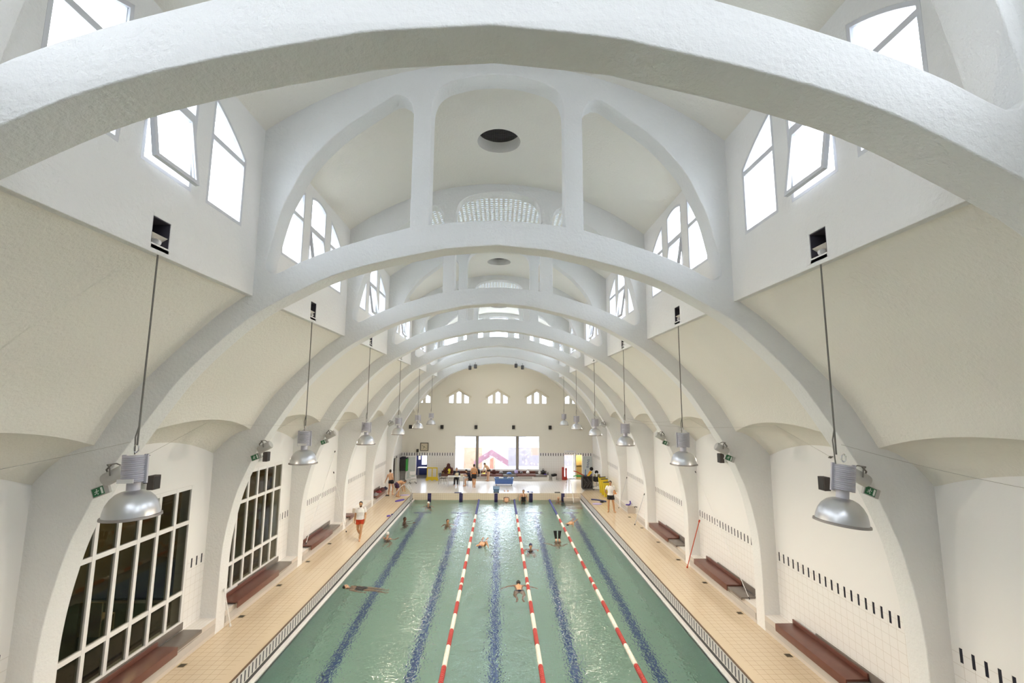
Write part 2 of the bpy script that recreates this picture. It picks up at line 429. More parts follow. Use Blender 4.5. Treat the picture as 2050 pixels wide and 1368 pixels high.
def slab_with_holes(name, loops, depth, mats, plane, at, bevel=0.0, parent=None):
    """a flat slab cut from closed outlines (first the outer one, then holes). plane 'xz' (extruded along y) or 'yz' (along x), centred at `at`"""
    cu = bpy.data.curves.new(name, 'CURVE'); cu.dimensions = '2D'; cu.fill_mode = 'BOTH'
    for lp in loops:
        sp = cu.splines.new('POLY'); sp.points.add(len(lp) - 1)
        for q, (u, v) in zip(sp.points, lp): q.co = (u, v, 0, 1)
        sp.use_cyclic_u = True
    cu.extrude = depth / 2 - bevel; cu.bevel_depth = bevel; cu.bevel_resolution = 2; cu.offset = -bevel
    tmp = bpy.data.objects.new(name + '_tmp', cu); COL.objects.link(tmp)
    dg = bpy.context.evaluated_depsgraph_get(); dg.update()
    me = bpy.data.meshes.new_from_object(tmp.evaluated_get(dg))
    bpy.data.objects.remove(tmp); bpy.data.curves.remove(cu)
    me.name = name
    mw = Matrix(((1, 0, 0, 0), (0, 0, 1, at), (0, 1, 0, 0), (0, 0, 0, 1))) if plane == 'xz' else Matrix(((0, 0, 1, at), (1, 0, 0, 0), (0, 1, 0, 0), (0, 0, 0, 1)))
    me.transform(mw)
    bm = bmesh.new(); bm.from_mesh(me); bmesh.ops.remove_doubles(bm, verts=bm.verts[:], dist=1e-4)
    bmesh.ops.recalc_face_normals(bm, faces=bm.faces[:]); bm.to_mesh(me); bm.free()
    me.materials.clear()
    for m in (mats if isinstance(mats, (list, tuple)) else [mats]): me.materials.append(MATS[m])
    for p in me.polygons: p.use_smooth = True; p.material_index = 0
    me.set_sharp_from_angle(angle=R(35))
    o = bpy.data.objects.new(name, me); COL.objects.link(o)
    if parent is not None: o.parent = parent
    return o

def inside(pt, poly):
    x, y = pt; c = False; n = len(poly)
    for i in range(n):
        (x0, y0), (x1, y1) = poly[i], poly[i - 1]
        if (y0 > y) != (y1 > y) and x < (x1 - x0) * (y - y0) / (y1 - y0) + x0: c = not c
    return c
def pierced_wall(name, loops, a, b, mat_name):
    """a flat wall in the xz plane between y=a and y=b, pierced by closed outlines"""
    from mathutils.geometry import delaunay_2d_cdt
    pts = []; ed = []
    for lp in loops:
        o = len(pts); pts += [Vector(p) for p in lp]; ed += [(o + i, o + (i + 1) % len(lp)) for i in range(len(lp))]
    v2, e2, f2, *_ = delaunay_2d_cdt(pts, ed, [], 1, 1e-5)
    fs = []
    for f in f2:
        c = sum((v2[i] for i in f), Vector((0, 0))) / len(f)
        if inside(c, loops[0]) and not any(inside(c, h) for h in loops[1:]): fs.append(tuple(f))
    mb = MB()
    mb.add([(p.x, a, p.y) for p in v2], fs); mb.add([(p.x, b, p.y) for p in v2], [f[::-1] for f in fs])
    for lp in loops:
        n = len(lp); mb.add([(u, a, v) for u, v in lp] + [(u, b, v) for u, v in lp], [(i, (i + 1) % n, n + (i + 1) % n, n + i) for i in range(n)])
    return mb.build(name, mat_name)
SKY = 4.9; EXPO = 0.93
# ------------------------------------------------------------------ the hall
def FY(k): return 3.45 + 5.35 * (k - 1)          # front face of arch k
RT = 0.45                                         # arch thickness
def bay(k): return FY(k) + RT, FY(k + 1)          # clear span between arch k and k+1
def BC(k): return 6.35 + 5.35 * (k - 1)           # bay centre
WX = 8.15; LX = 4.58; DW = 7.7
YW = 41.2                                         # far wall
BAYN = {1: 'first', 2: 'second', 3: 'third', 4: 'fourth', 5: 'fifth', 6: 'sixth', 7: 'last'}
SIDE = {-1: 'left', 1: 'right'}
def ceilz(x): return 13.25 - 7.39 + sqrt(7.39 ** 2 - x * x)
INTR = [(0, 9.4), (0.92, 9.32), (1.29, 9.25), (2.27, 9.02), (3.13, 8.74), (3.92, 8.34), (4.6, 7.92), (5.25, 7.33), (5.72, 6.82), (6.05, 6.37), (6.5, 5.67), (6.86, 5.07), (7.13, 4.5), (7.39, 3.83), (7.55, 3.15), (7.64, 2.6), (7.69, 2.0), (7.7, 1.2), (7.7, 0.0)]
EXTR = [(0, 9.9), (0.7, 9.87), (1.33, 9.79), (1.69, 9.73), (2.97, 9.33), (3.73, 9.01), (4.2, 8.76)]
SHELL = [(4.58, 8.42), (5.17, 7.98), (5.92, 7.25), (6.6, 6.5), (6.97, 5.92), (7.17, 5.55)]
intr = smooth_path(INTR, 6); shell = smooth_path(SHELL, 6)
def mir(pl): return [(-x, z) for x, z in pl][::-1]
def shell_at(z):
    for (x0, z0), (x1, z1) in zip(shell, shell[1:]):
        if z1 <= z <= z0: t = (z0 - z) / (z0 - z1); return x0 + (x1 - x0) * t
    return shell[-1][0]
def extr_z(x):
    x = abs(x)
    for (x0, z0), (x1, z1) in zip(EXTR, EXTR[1:]):
        if x0 <= x <= x1: return z0 + (z1 - z0) * (x - x0) / (x1 - x0)
    return EXTR[-1][1]

vo = [(x, ceilz(x) + 0.25) for x in [4.7 * (1 - k / 24) for k in range(25)]]
RIGHT_OUT = [(8.42, 0), (8.42, 5.15), (8.3, 6.2), (7.3, 8.6), (6.2, 10.8), (5.5, 11.75), (4.7, 11.9)]
outer = RIGHT_OUT + vo + [(-x, z) for x, z in vo[::-1]][1:] + [(-x, z) for x, z in RIGHT_OUT[::-1]]
arch_outline = outer + mir(intr)[:-1] + intr      # up the right, over the roof, down the left, back along the intrados
side_open = smooth_path([(4.33, 9.25), (4.16, 10.02), (3.96, 10.52), (3.71, 11.02), (3.18, 11.65), (2.62, 12.1), (2.2, 12.42)], 4) + \
    [(2.08, 12.49), (1.95, 12.5), (1.82, 12.43), (1.73, 12.3), (1.69, 12.1), (1.69, 9.73)] + \
    [(2.3, 9.55), (2.97, 9.33), (3.4, 9.16), (3.73, 9.01), (4.05, 8.83), (4.18, 8.77), (4.29, 8.78), (4.37, 8.87), (4.38, 9.02)]
cent_open = [(x, extr_z(x)) for x in (-1.33, -0.9, -0.45, 0, 0.45, 0.9, 1.33)] + \
    (lambda h: h[1:] + [(-x, z) for x, z in h[::-1]][1:-1])(smooth_path([(1.33, 11.6), (1.33, 12.1), (1.31, 12.38), (1.22, 12.62), (1.04, 12.78), (0.78, 12.88), (0.4, 12.97), (0, 13.0)], 4))
fly = [(5.05, 8.55), (6.15, 8.2), (6.15, 9.2)] + [(5.6 + 0.55 * cos(a), 9.3 + 0.55 * sin(a)) for a in [pi * k / 8 for k in range(9)]] + [(5.05, 9.2)]
ARCH_LABEL = {1: 'big white concrete arch spanning the top of the picture, nearest to the camera', 2: 'white concrete arch with two upright posts above it, second from the camera',
              3: 'white concrete arch crossing the hall, third from the camera', 4: 'white concrete arch crossing the hall, fourth from the camera',
              5: 'white concrete arch crossing the hall, fifth from the camera', 6: 'white concrete arch crossing the hall, sixth from the camera'}
for k in range(1, 7):
    o = slab_with_holes('arch_beam', [arch_outline, side_open, mir(side_open), cent_open, fly, mir(fly)], RT, 'rough_plaster', 'xz', FY(k) + RT / 2, bevel=0.02)
    tag(o, ARCH_LABEL[k], 'arch', 'concrete arches across the hall', 'structure')
# the last arch is closed by a wall with a row of windows
def endwin(x0, x1, sill=10.7):
    xs = [x0 + (x1 - x0) * k / 8 for k in range(9)]
    return [(x0, sill), (x1, sill)] + [(x, ceilz(x) - 0.32) for x in xs[::-1]]
ENDW = [(-0.72, 0.72), (1.16, 2.7), (3.1, 4.2), (-2.7, -1.16), (-4.2, -3.1)]
o = slab_with_holes('arch_beam', [arch_outline] + [endwin(a, b) for a, b in ENDW], RT, 'rough_plaster', 'xz', FY(7) + RT / 2, bevel=0.03)
tag(o, 'white concrete arch at the far end of the pool, closed above by a row of windows', 'arch', 'concrete arches across the hall', 'structure')

# --- side vaults, lunettes
def side_vault(s, y0, y1, name, label):
    mb = MB(); n = 22
    yc = (y0 + y1) / 2; hw = (y1 - y0) / 2
    zin = lambda y: 5.57 + 0.36 * (1 - ((y - yc) / hw) ** 2)
    zw = lambda y: 4.85 + 0.50 * (1 - ((y - yc) / hw) ** 2)
    ys = [y0 - 0.03 + (y1 - y0 + 0.06) * k / n for k in range(n + 1)]
    m = 26; vs = []
    for y in ys:
        yy = min(max(y, y0), y1)
        for j in range(m + 1):
            z = 8.42 + (zin(yy) - 8.42) * j / m
            vs.append((s * shell_at(z), y, z))
    fs = [(i * (m + 1) + j, i * (m + 1) + j + 1, (i + 1) * (m + 1) + j + 1, (i + 1) * (m + 1) + j) for i in range(n) for j in range(m)]
    mb.add(vs, fs, 0, True)
    vs = []; q = 10
    for y in ys:
        yy = min(max(y, y0), y1); a = zin(yy); b = zw(yy); xa = shell_at(a)
        for j in range(q + 1):
            t = j / q
            vs.append((s * (xa + (WX + 0.02 - xa) * t), y, a + (b - a) * (0.12 * t + 0.88 * t ** 2.0)))
    fs = [(i * (q + 1) + j, i * (q + 1) + j + 1, (i + 1) * (q + 1) + j + 1, (i + 1) * (q + 1) + j) for i in range(n) for j in range(q)]
    mb.add(vs, fs, 0, True)
    # roof skin above, so that the vault has a thickness
    vs = [(s * x, y, z) for y in (y0, y1) for x, z in ((4.6, 8.62), (5.3, 8.15), (6.1, 7.4), (6.8, 6.65), (7.3, 6.1), (8.42, 5.75), (8.42, 4.7))]
    mb.add(vs, [(i, i + 1, i + 8, i + 7) for i in range(6)], 0, True)
    o = mb.build(name, 'vault_plaster', fix=False)
    for p in o.data.polygons: pass
    return tag(o, label, 'vault', None, 'structure')
for k in range(0, 8):
    y0, y1 = (-1.45, 3.45) if k == 0 else ((36.0, YW) if k == 7 else bay(k))
    for s in (-1, 1):
        lab = 'cream plaster vault sloping down to the %s wall in the %s bay' % (SIDE[s], BAYN.get(k, 'rearmost'))
        side_vault(s, y0, y1, 'ceiling', lab)

# --- lantern vault over the middle
def lantern_vault(y0, y1, yc, hole, mats, label):
    mb = MB(); r = 0.57; q = 0.95
    xs = sorted(set([-LX - .02, LX + .02] + [round(-4.4 + 0.4 * i, 3) for i in range(23)] + [-q, q])); xs = [x for x in xs if not (abs(x) < q and hole)] if hole else xs
    ya, yb = y0 - .03, y1 + .03
    def strip(xl, yl):
        vs = [(x, y, ceilz(x)) for y in yl for x in xl]; n = len(xl)
        mb.add(vs, [(j * n + i, j * n + i + 1, (j + 1) * n + i + 1, (j + 1) * n + i) for j in range(len(yl) - 1) for i in range(n - 1)], 0, True)
    if not hole:
        strip(xs, [ya, yc, yb])
    else:
        left = [x for x in xs if x <= -q]; right = [x for x in xs if x >= q]; mid = [-q + 2 * q * i / 12 for i in range(13)]
        strip(left, [ya, yc - q, yc + q, yb]); strip(right, [ya, yc - q, yc + q, yb]); strip(mid, [ya, yc - q]); strip(mid, [yc + q, yb])
        n = 48; vs = []; rg = 6
        for j in range(rg + 1):
            t = j / rg
            for k in range(n):
                a = 2 * pi * k / n - 3 * pi / 4; u = (k % 12) / 6 - 1
                px, py = ((u, -1), (1, u), (-u, 1), (-1, -u))[k // 12]
                qx = q * px * (1 - t) + r * cos(a) * t; qy = q * py * (1 - t) + r * sin(a) * t; vs.append((qx, yc + qy, ceilz(qx)))
        for k in range(n):                                         # the shaft of the round opening
            a = 2 * pi * k / n - 3 * pi / 4; vs.append((r * cos(a), yc + r * sin(a), 13.62))
        mb.add(vs, [(j * n + k, j * n + (k + 1) % n, (j + 1) * n + (k + 1) % n, (j + 1) * n + k) for j in range(rg + 1) for k in range(n)], 0, True)
    o = mb.build('ceiling', mats, fix=False)
    o.data.set_sharp_from_angle(angle=R(40))
    return tag(o, label, 'vault', None, 'structure')
for k in range(0, 7):
    y0, y1 = (-1.45, 3.45) if k == 0 else bay(k)
    lens = k in (3, 5)
    lantern_vault(y0, y1, (y0 + y1) / 2, k in (2, 4, 6), 'glass_lens_vault' if lens else 'vault_plaster',
                  ('barrel ceiling dotted with glass lenses in the %s bay' if lens else 'cream barrel ceiling of the raised lantern in the %s bay') % BAYN.get(k, 'rearmost'))
for k in (2, 4, 6):                                                # ventilation grille in each round opening
    g = MB(); c = BC(k)
    for i in range(-9, 10):
        h = sqrt(max(0.57 ** 2 - (i * .06) ** 2, 0))
        if h > .05:
            g.box((i * .06 - .008, c - h, 13.58), (i * .06 + .008, c + h, 13.6)); g.box((-h, c + i * .06 - .008, 13.57), (h, c + i * .06 + .008, 13.59))
    g.lathe([(0.575, 13.56), (0.575, 13.62), (0.545, 13.62), (0.545, 13.56), (0.575, 13.56)], (0, c, 0), 40)
    v = MB(); v.lathe([(0.0, 13.70), (0.6, 13.70), (0.6, 13.62)], (0, c, 0), 40)
    r_ = empty('ceiling_vent', (0, 0, 0)); v.build('duct', 'recess_dark', r_); g.build('grille', 'dark_steel', r_)
    tag(r_, 'round grilled vent opening in the lantern ceiling of the %s bay' % BAYN[k], 'vent', 'round ceiling vents')

# end-bay barrel over the far deck
mb = MB(); pr = smooth_path([(0, 9.96), (1.69, 9.8), (2.97, 9.40), (3.73, 9.06), (4.2, 8.74), (4.58, 8.42)], 4); pr = mir(pr)[:-1] + pr; n = len(pr)
mb.add([(x, y, z) for y in (35.98, YW + .05) for x, z in pr], [(i, i + 1, n + i + 1, n + i) for i in range(n - 1)], 0, True)
tag(mb.build('ceiling', 'vault_plaster', fix=False), 'smooth barrel ceiling over the far deck', 'vault', None, 'structure')

# --- clerestory walls with three window lights and a lamp opening per bay
def arc_between(y0, z0, y1, z1, bulge, n=8):
    return [(y0 + (y1 - y0) * t, z0 + (z1 - z0) * t + bulge * 4 * t * (1 - t)) for t in [i / n for i in range(n + 1)]]
def lights_of(c):
    far = [(c + .86, 9.48), (c + 1.89, 9.48), (c + 1.89, 10.74)] + arc_between(c + 1.89, 10.74, c + .86, 11.33, .05)[1:]
    near = [(2 * c - y, z) for y, z in far][::-1]
    mid = [(c - .5, 9.48), (c + .5, 9.48), (c + .5, 11.38)] + arc_between(c + .5, 11.38, c - .5, 11.38, .10)[1:]
    return near, mid, far
def inset(poly, d):
    m = len(poly); out = []
    A = sum(poly[i][0] * poly[(i + 1) % m][1] - poly[(i + 1) % m][0] * poly[i][1] for i in range(m))
    sg = 1 if A > 0 else -1
    for i in range(m):
        p = Vector(poly[i]); a = (p - Vector(poly[i - 1])).normalized(); b = (Vector(poly[(i + 1) % m]) - p).normalized()
        na = Vector((-a.y, a.x)) * sg; nb = Vector((-b.y, b.x)) * sg
        bis = (na + nb); bis = bis / max(bis.length_squared, 1e-6) * 2
        q = p + bis * d; out.append((q.x, q.y))
    return out
WIN_N = [0]
def make_window(loops, x, s, label, open_sash=False, plane='x', transom=None, fw=0.055):
    """one glazed opening: frame, transom, panes; the middle light of a bay has a sash tilted outwards"""
    WIN_N[0] += 1
    r_ = empty('window_%d' % WIN_N[0]); tag(r_, label, 'window', None, 'structure')
    inn = inset(loops, fw); f = MB(); f.ringprism(loops, inn, x - .035 * s, x + .035 * s, plane)
    us = [p[0] for p in inn]; u0, u1 = min(us), max(us)
    f.build('window_frame', 'aluminium', r_)
    def clip(zlo, zhi):
        out = []
        m = len(inn)
        for i in range(m):
            p, q = inn[i], inn[(i + 1) % m]
            if zlo <= p[1] <= zhi: out.append(p)
            for zz in ((zlo, zhi) if q[1] > p[1] else (zhi, zlo)):
                if (p[1] - zz) * (q[1] - zz) < 0: t = (zz - p[1]) / (q[1] - p[1]); out.append((p[0] + (q[0] - p[0]) * t, zz))
        return out
    zb = min(p[1] for p in inn); zt = max(p[1] for p in inn)
    if transom is None:
        g = MB(); g.prism(inn, x - .006, x + .006, plane); g.build('pane', 'window_glass', r_); return r_
    t = MB()
    if plane == 'x': t.box((x - .03, u0, transom - .045), (x + .03, u1, transom + .045))
    else: t.box((u0, x - .03, transom - .045), (u1, x + .03, transom + .045))
    t.build('transom', 'aluminium', r_)
    g = MB(); g.prism(clip(transom + .04, zt + 1), x - .006, x + .006, plane); g.build('pane', 'window_glass', r_)
    low = [(u0, zb), (u1, zb), (u1, transom - .04), (u0, transom - .04)]
    if not open_sash:
        g = MB(); g.prism(low, x - .006, x + .006, plane); g.build('pane', 'window_glass', r_)
    else:
        sash = empty('sash', (x, 0, transom - .05)); sash.parent = r_
        lo2 = [(u, z - (transom - .05)) for u, z in low]; li = inset(lo2, .06)
        a = MB(); a.ringprism(lo2, li, -.03, .03, plane); a.build('sash_frame', 'aluminium', sash)
        g = MB(); g.prism(li, -.006, .006, plane); g.build('pane', 'window_glass', sash)
        sash.rotation_euler = (0, s * R(9), 0)
    return r_
LN = ('near', 'middle', 'far')
for k in range(0, 7):
    y0, y1 = (-1.45, 3.45) if k == 0 else bay(k)
    c = (y0 + y1) / 2
    for s in (-1, 1):
        lp = lights_of(c)
        rect = [(y0 - .05, 8.34), (y1 + .05, 8.34), (y1 + .05, 11.8), (y0 - .05, 11.8)]
        hole = [(c - .17, 8.46), (c + .17, 8.46), (c + .17, 8.84), (c - .17, 8.84)]
        loops = [rect] + list(lp) + ([hole] if k > 0 else [])
        o = slab_with_holes('wall_%s' % SIDE[s], loops, 0.26, 'rough_plaster', 'yz', s * (LX + .13), bevel=0.012)
        tag(o, 'upper %s wall of the lantern with three window openings in the %s bay' % (SIDE[s], BAYN.get(k, 'rearmost')), 'wall', None, 'structure')
        if k == 0: continue
        for n_, lpp in zip(LN, lp):
            make_window(lpp, s * (LX + .04), s, '%s light of the three-part window high in the %s wall of the %s bay' % (n_, SIDE[s], BAYN[k]), n_ == 'middle', 'x', 10.63)
        b = MB(); xa, xb = s * (LX + .012), s * (LX + .5)           # dark lining of the lamp opening
        b.box((xa, c - .18, 8.45), (xb, c - .155, 8.85)); b.box((xa, c + .155, 8.45), (xb, c + .18, 8.85))
        b.box((xa, c - .18, 8.825), (xb, c + .18, 8.85)); b.box((xa, c - .18, 8.45), (xb, c + .18, 8.465)); b.box((xb, c - .18, 8.45), (xb + s * .02, c + .18, 8.85))
        o = b.build('wall_niche', 'recess_dark'); tag(o, 'dark square lamp opening in the %s lantern wall of the %s bay' % (SIDE[s], BAYN[k]), 'opening', None, 'structure')
for a, b in ENDW:                                                  # windows that close the lantern
    nm = 'central' if abs(a + b) < .1 else ('%s %s' % ('inner' if abs(a + b) < 5 else 'outer', 'left' if a < 0 else 'right'))
    make_window(endwin(a, b), FY(7) + .25, 1, '%s window of the row that closes the lantern at the far end' % nm, plane='y', fw=.05)

# --- side walls, bay by bay
GLZ = {2: (9.3, 13.3), 3: (14.62, 18.62)}
for k in range(0, 8):
    y0, y1 = (-1.45, 3.45) if k == 0 else ((36.0, YW) if k == 7 else bay(k))
    c = (y0 + y1) / 2; hw = (y1 - y0) / 2
    for s in (-1, 1):
        top = [(y, 4.87 + 0.50 * (1 - ((y - c) / hw) ** 2) + .03) for y in [y1 - (y1 - y0) * i / 14 for i in range(15)]]
        outl = [(y0 - .05, -.3), (y1 + .05, -.3), (y1 + .05, 4.88)] + top + [(y0 - .05, 4.88)]
        holes = []
        if s < 0 and k in GLZ: a, b = GLZ[k]; holes = [[(a, .62), (b, .62), (b, 4.13), (a, 4.13)]]
        if s < 0 and k == 7: holes = [[(37.6, .0), (39.4, .0), (39.4, 2.1), (37.6, 2.1)]]
        o = slab_with_holes('wall_%s' % SIDE[s], [outl] + holes, 0.25, 'side_wall_tile', 'yz', s * (WX + .125))
        tag(o, '%s wall of the %s bay, white plaster over a band of dark bars and tiles' % (SIDE[s], BAYN.get(k, 'rearmost')), 'wall', None, 'structure')

# --- floor, basin, deck edge
mb = MB()
for s in (-1, 1): mb.box((s * 5.99, -1.9, -.25), (s * 8.2, 34.9, 0))
mb.box((-8.2, 34.9, -.25), (8.2, YW + .2, 0)); mb.box((-8.2, -1.9, -.25), (8.2, -1.2, 0))
tag(mb.build('floor', 'deck_tile'), 'cream tiled deck around the pool', 'floor', None, 'structure')
mb = MB()
def zf(y): return -1.75 - (34.9 - y) / 34.9 * 2.15
mb.add([(-5.86, 34.9, zf(34.9)), (5.86, 34.9, zf(34.9)), (5.86, -1.2, zf(-1.2)), (-5.86, -1.2, zf(-1.2)), (-5.86, 34.9, -.51), (5.86, 34.9, -.51), (5.86, -1.2, -.51), (-5.86, -1.2, -.51)],
       [(0, 1, 2, 3), (0, 4, 5, 1), (1, 5, 6, 2), (2, 6, 7, 3), (3, 7, 4, 0)], 0)
mb.add([(-5.99, 34.895, -.6), (5.99, 34.895, -.6), (5.99, 34.895, -.005), (-5.99, 34.895, -.005)], [(0, 1, 2, 3)], 0)
tag(mb.build('pool_basin', 'basin_tile', fix=False), 'green tiled pool basin with dark blue lane lines on the bottom', 'pool', None, 'structure')
for s in (-1, 1):
    r_ = empty('pool_edge'); tag(r_, 'overflow edge along the %s side of the pool with upright dark slots' % SIDE[s], 'pool edge', None, 'structure')
    g = MB(); g.box((s * 5.985, -1.2, -.33), (s * 6.03, 34.9, .004)); g.build('grating', 'overflow_grating', r_)
    g = MB(); g.box((s * 5.99, -1.2, -.43), (s * 6.05, 34.9, -.33)); g.build('gutter', 'gutter_dark', r_)
    g = MB(); g.box((s * 5.86, -1.2, -.62), (s * 6.03, 34.9, -.43)); g.build('lip', 'white_band', r_)
mb = MB(); mb.add([(-5.87, -1.25, -.47), (5.87, -1.25, -.47), (5.87, 34.9, -.47), (-5.87, 34.9, -.47)], [(0, 1, 2, 3)])
tag(mb.build('pool_water', 'pool_water', fix=False), 'rippled green water of the swimming pool', 'water', None, 'structure')
mb = MB()                                                          # recessed ladder steps in the far right corner
mb.box((4.75, 34.5, -.7), (5.86, 34.9, -.27)); mb.box((4.75, 34.1, -.9), (5.86, 34.5, -.60)); mb.box((4.75, 33.7, -1.2), (5.86, 34.1, -.85)); mb.box((4.75, 33.3, -1.7), (5.86, 33.7, -1.1))
tag(mb.build('pool_step', 'step_tile'), 'tiled corner steps going down into the water at the far right', 'steps', None, 'structure')
# back of the hall
bk = [(8.42, 0), (8.42, 5.3), (7.2, 6.2), (4.75, 8.6), (4.75, 11.9)] + vo[1:-1] + [(0, 13.5)] + [(-x, z) for x, z in vo[::-1]][1:-1] + [(-4.75, 11.9), (-4.75, 8.6), (-7.2, 6.2), (-8.42, 5.3), (-8.42, 0)]
bwin = [endwin(a, b, 11.2) for a, b in ENDW if abs(a + b) < 5]
o_ = pierced_wall('wall_back', [bk] + bwin, -1.9, -1.45, 'rough_plaster')
tag(o_, 'white wall with a row of high windows at the near end of the hall', 'wall', None, 'structure')

# --- ledges along both sides
def ledge(s, y0, y1, label):
    r_ = empty('trim_%d' % (len([1 for o in bpy.data.objects if o.name.startswith('trim_')]) + 1)); tag(r_, label, 'ledge', None, 'structure')
    b = MB(); b.box((s * 7.70, y0, 0), (s * 8.16, y1, .43)); b.build('tiled_base', 'ledge_tile', r_)
    p = MB(); p.box((s * 7.685, y0 + .02, .10), (s * 7.70, y1 - .02, .29)); p.build('recess_panel', 'ledge_panel', r_)
LEDGES = [(1, k, *bay(k)) for k in (1, 2, 3, 4)] + [(1, 5, 25.3, 26.75), (1, 5, 28.6, 30.2), (1, 6, 30.65, 33.1)] + [(-1, k, *bay(k)) for k in (1, 2, 3, 4)] + [(-1, 5, 25.3, 26.5), (-1, 5, 27.9, 30.2), (-1, 6, 30.65, 34.2)]
for i, (s, k, a, b) in enumerate(LEDGES):
    ledge(s, a, b, 'low white tiled ledge along the %s wall in the %s bay%s' % (SIDE[s], BAYN[k], '' if k != 5 else (', near piece' if a < 26 else ', far piece')))

# --- far wall with its openings
TRI = (-6.72, -3.4, -0.03, 3.34, 6.66)
def tri_panes(c):
    return [[(c - .86, 6.37), (c - .45, 6.37), (c - .45, 7.16), (c - .86, 6.93)], [(c - .22, 6.37), (c + .22, 6.37), (c + .22, 7.28), (c, 7.42), (c - .22, 7.28)], [(c + .45, 6.37), (c + .86, 6.37), (c + .86, 6.93), (c + .45, 7.16)]]
end_prof = smooth_path([(0, 9.98), (1.69, 9.82), (2.97, 9.42), (3.73, 9.08), (4.58, 8.45), (5.17, 8.0), (5.92, 7.28), (6.6, 6.55), (7.0, 6.0), (8.2, 5.4)], 3)
fw_out = [(8.42, -.3), (8.42, 5.3)] + end_prof[::-1][1:] + [(-x, z) for x, z in end_prof][1:-1] + [(-8.42, 5.3), (-8.42, -.3)]
holes = [[(-3.65, .78), (3.58, .78), (3.58, 3.6), (-3.65, 3.6)], [(-6.93, .0), (-5.98, .0), (-5.98, 1.94), (-6.93, 1.94)], [(5.63, .0), (6.58, .0), (6.58, 2.12), (5.63, 2.12)], [(6.72, .0), (7.24, .0), (7.24, 2.03), (6.72, 2.03)]]
for c in TRI: holes += tri_panes(c)[(1 if c < -5 else 0):(2 if c > 5 else 3)]
o = pierced_wall('wall_far', [fw_out] + holes, YW, YW + .3, 'end_wall_tile')
tag(o, 'tall cream end wall behind the far deck', 'wall', None, 'structure')
TN = ('outermost left', 'second from left', 'central', 'second from right', 'outermost right')
for c, nm in zip(TRI, TN):
    ps = tri_panes(c)[(1 if c < -5 else 0):(2 if c > 5 else 3)]
    WIN_N[0] += 1; r_ = empty('window_%d' % WIN_N[0]); tag(r_, 'small gabled window group high on the far wall, %s of five' % nm, 'window', None, 'structure')
    for p in ps:
        f = MB(); f.ringprism(p, inset(p, .03), YW + .1, YW + .16, 'y'); f.build('window_frame', 'white_paint', r_)
        g = MB(); g.prism(inset(p, .03), YW + .125, YW + .135, 'y'); g.build('pane', 'window_glass', r_)
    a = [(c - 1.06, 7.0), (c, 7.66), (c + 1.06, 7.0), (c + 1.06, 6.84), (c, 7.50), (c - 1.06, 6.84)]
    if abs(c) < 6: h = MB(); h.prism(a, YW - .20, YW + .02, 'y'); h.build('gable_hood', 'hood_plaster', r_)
WIN_N[0] += 1; r_ = empty('window_%d' % WIN_N[0]); tag(r_, 'wide three-part picture window in the middle of the far wall', 'window', None, 'structure')
f = MB(); f.ringprism(holes[0], inset(holes[0], .05), YW + .05, YW + .14, 'y'); f.build('window_frame', 'white_paint', r_)
for x in (-1.75, 1.68):
    f = MB(); f.box((x - .12, YW - .03, .78), (x + .12, YW + .14, 3.6)); f.build('mullion', 'grey_brown_post', r_)
for a, b in ((-3.6, -1.87), (-1.63, 1.56), (1.8, 3.53)):
    g = MB(); g.box((a, YW + .09, .83), (b, YW + .102, 3.55)); g.build('pane', 'window_glass', r_)

# left glazing towards the small pool
for k, (a, b) in GLZ.items():
    WIN_N[0] += 1; r_ = empty('window_%d' % WIN_N[0]); tag(r_, 'tall white-barred interior window onto a dark room, left wall of the %s bay' % BAYN[k], 'window', None, 'structure')
    f = MB(); w = .045; x0, x1 = -8.20, -8.12
    xs = [b - .6 * i for i in range(7)]
    for y in [q for q in xs if q > a + .05] + [a + .045]: f.box((x0, y - w, .62), (x1, y + w, 4.13))
    for z in (.66, 1.43, 3.19, 4.09): f.box((x0 + .005, a, z - .05), (x1 - .005, b, z + .05))
    f.build('glazing_bar', 'white_paint', r_)
    edges = sorted([q for q in xs if q > a + .05] + [a])
    zs = (.62, 1.43, 3.19, 4.13)
    for i in range(len(edges) - 1):
        for j in range(3):
            g = MB(); g.box((-8.168, edges[i] + .02, zs[j] + .03), (-8.158, edges[i + 1] - .02, zs[j + 1] - .03)); g.build('pane', 'dark_glass', r_)
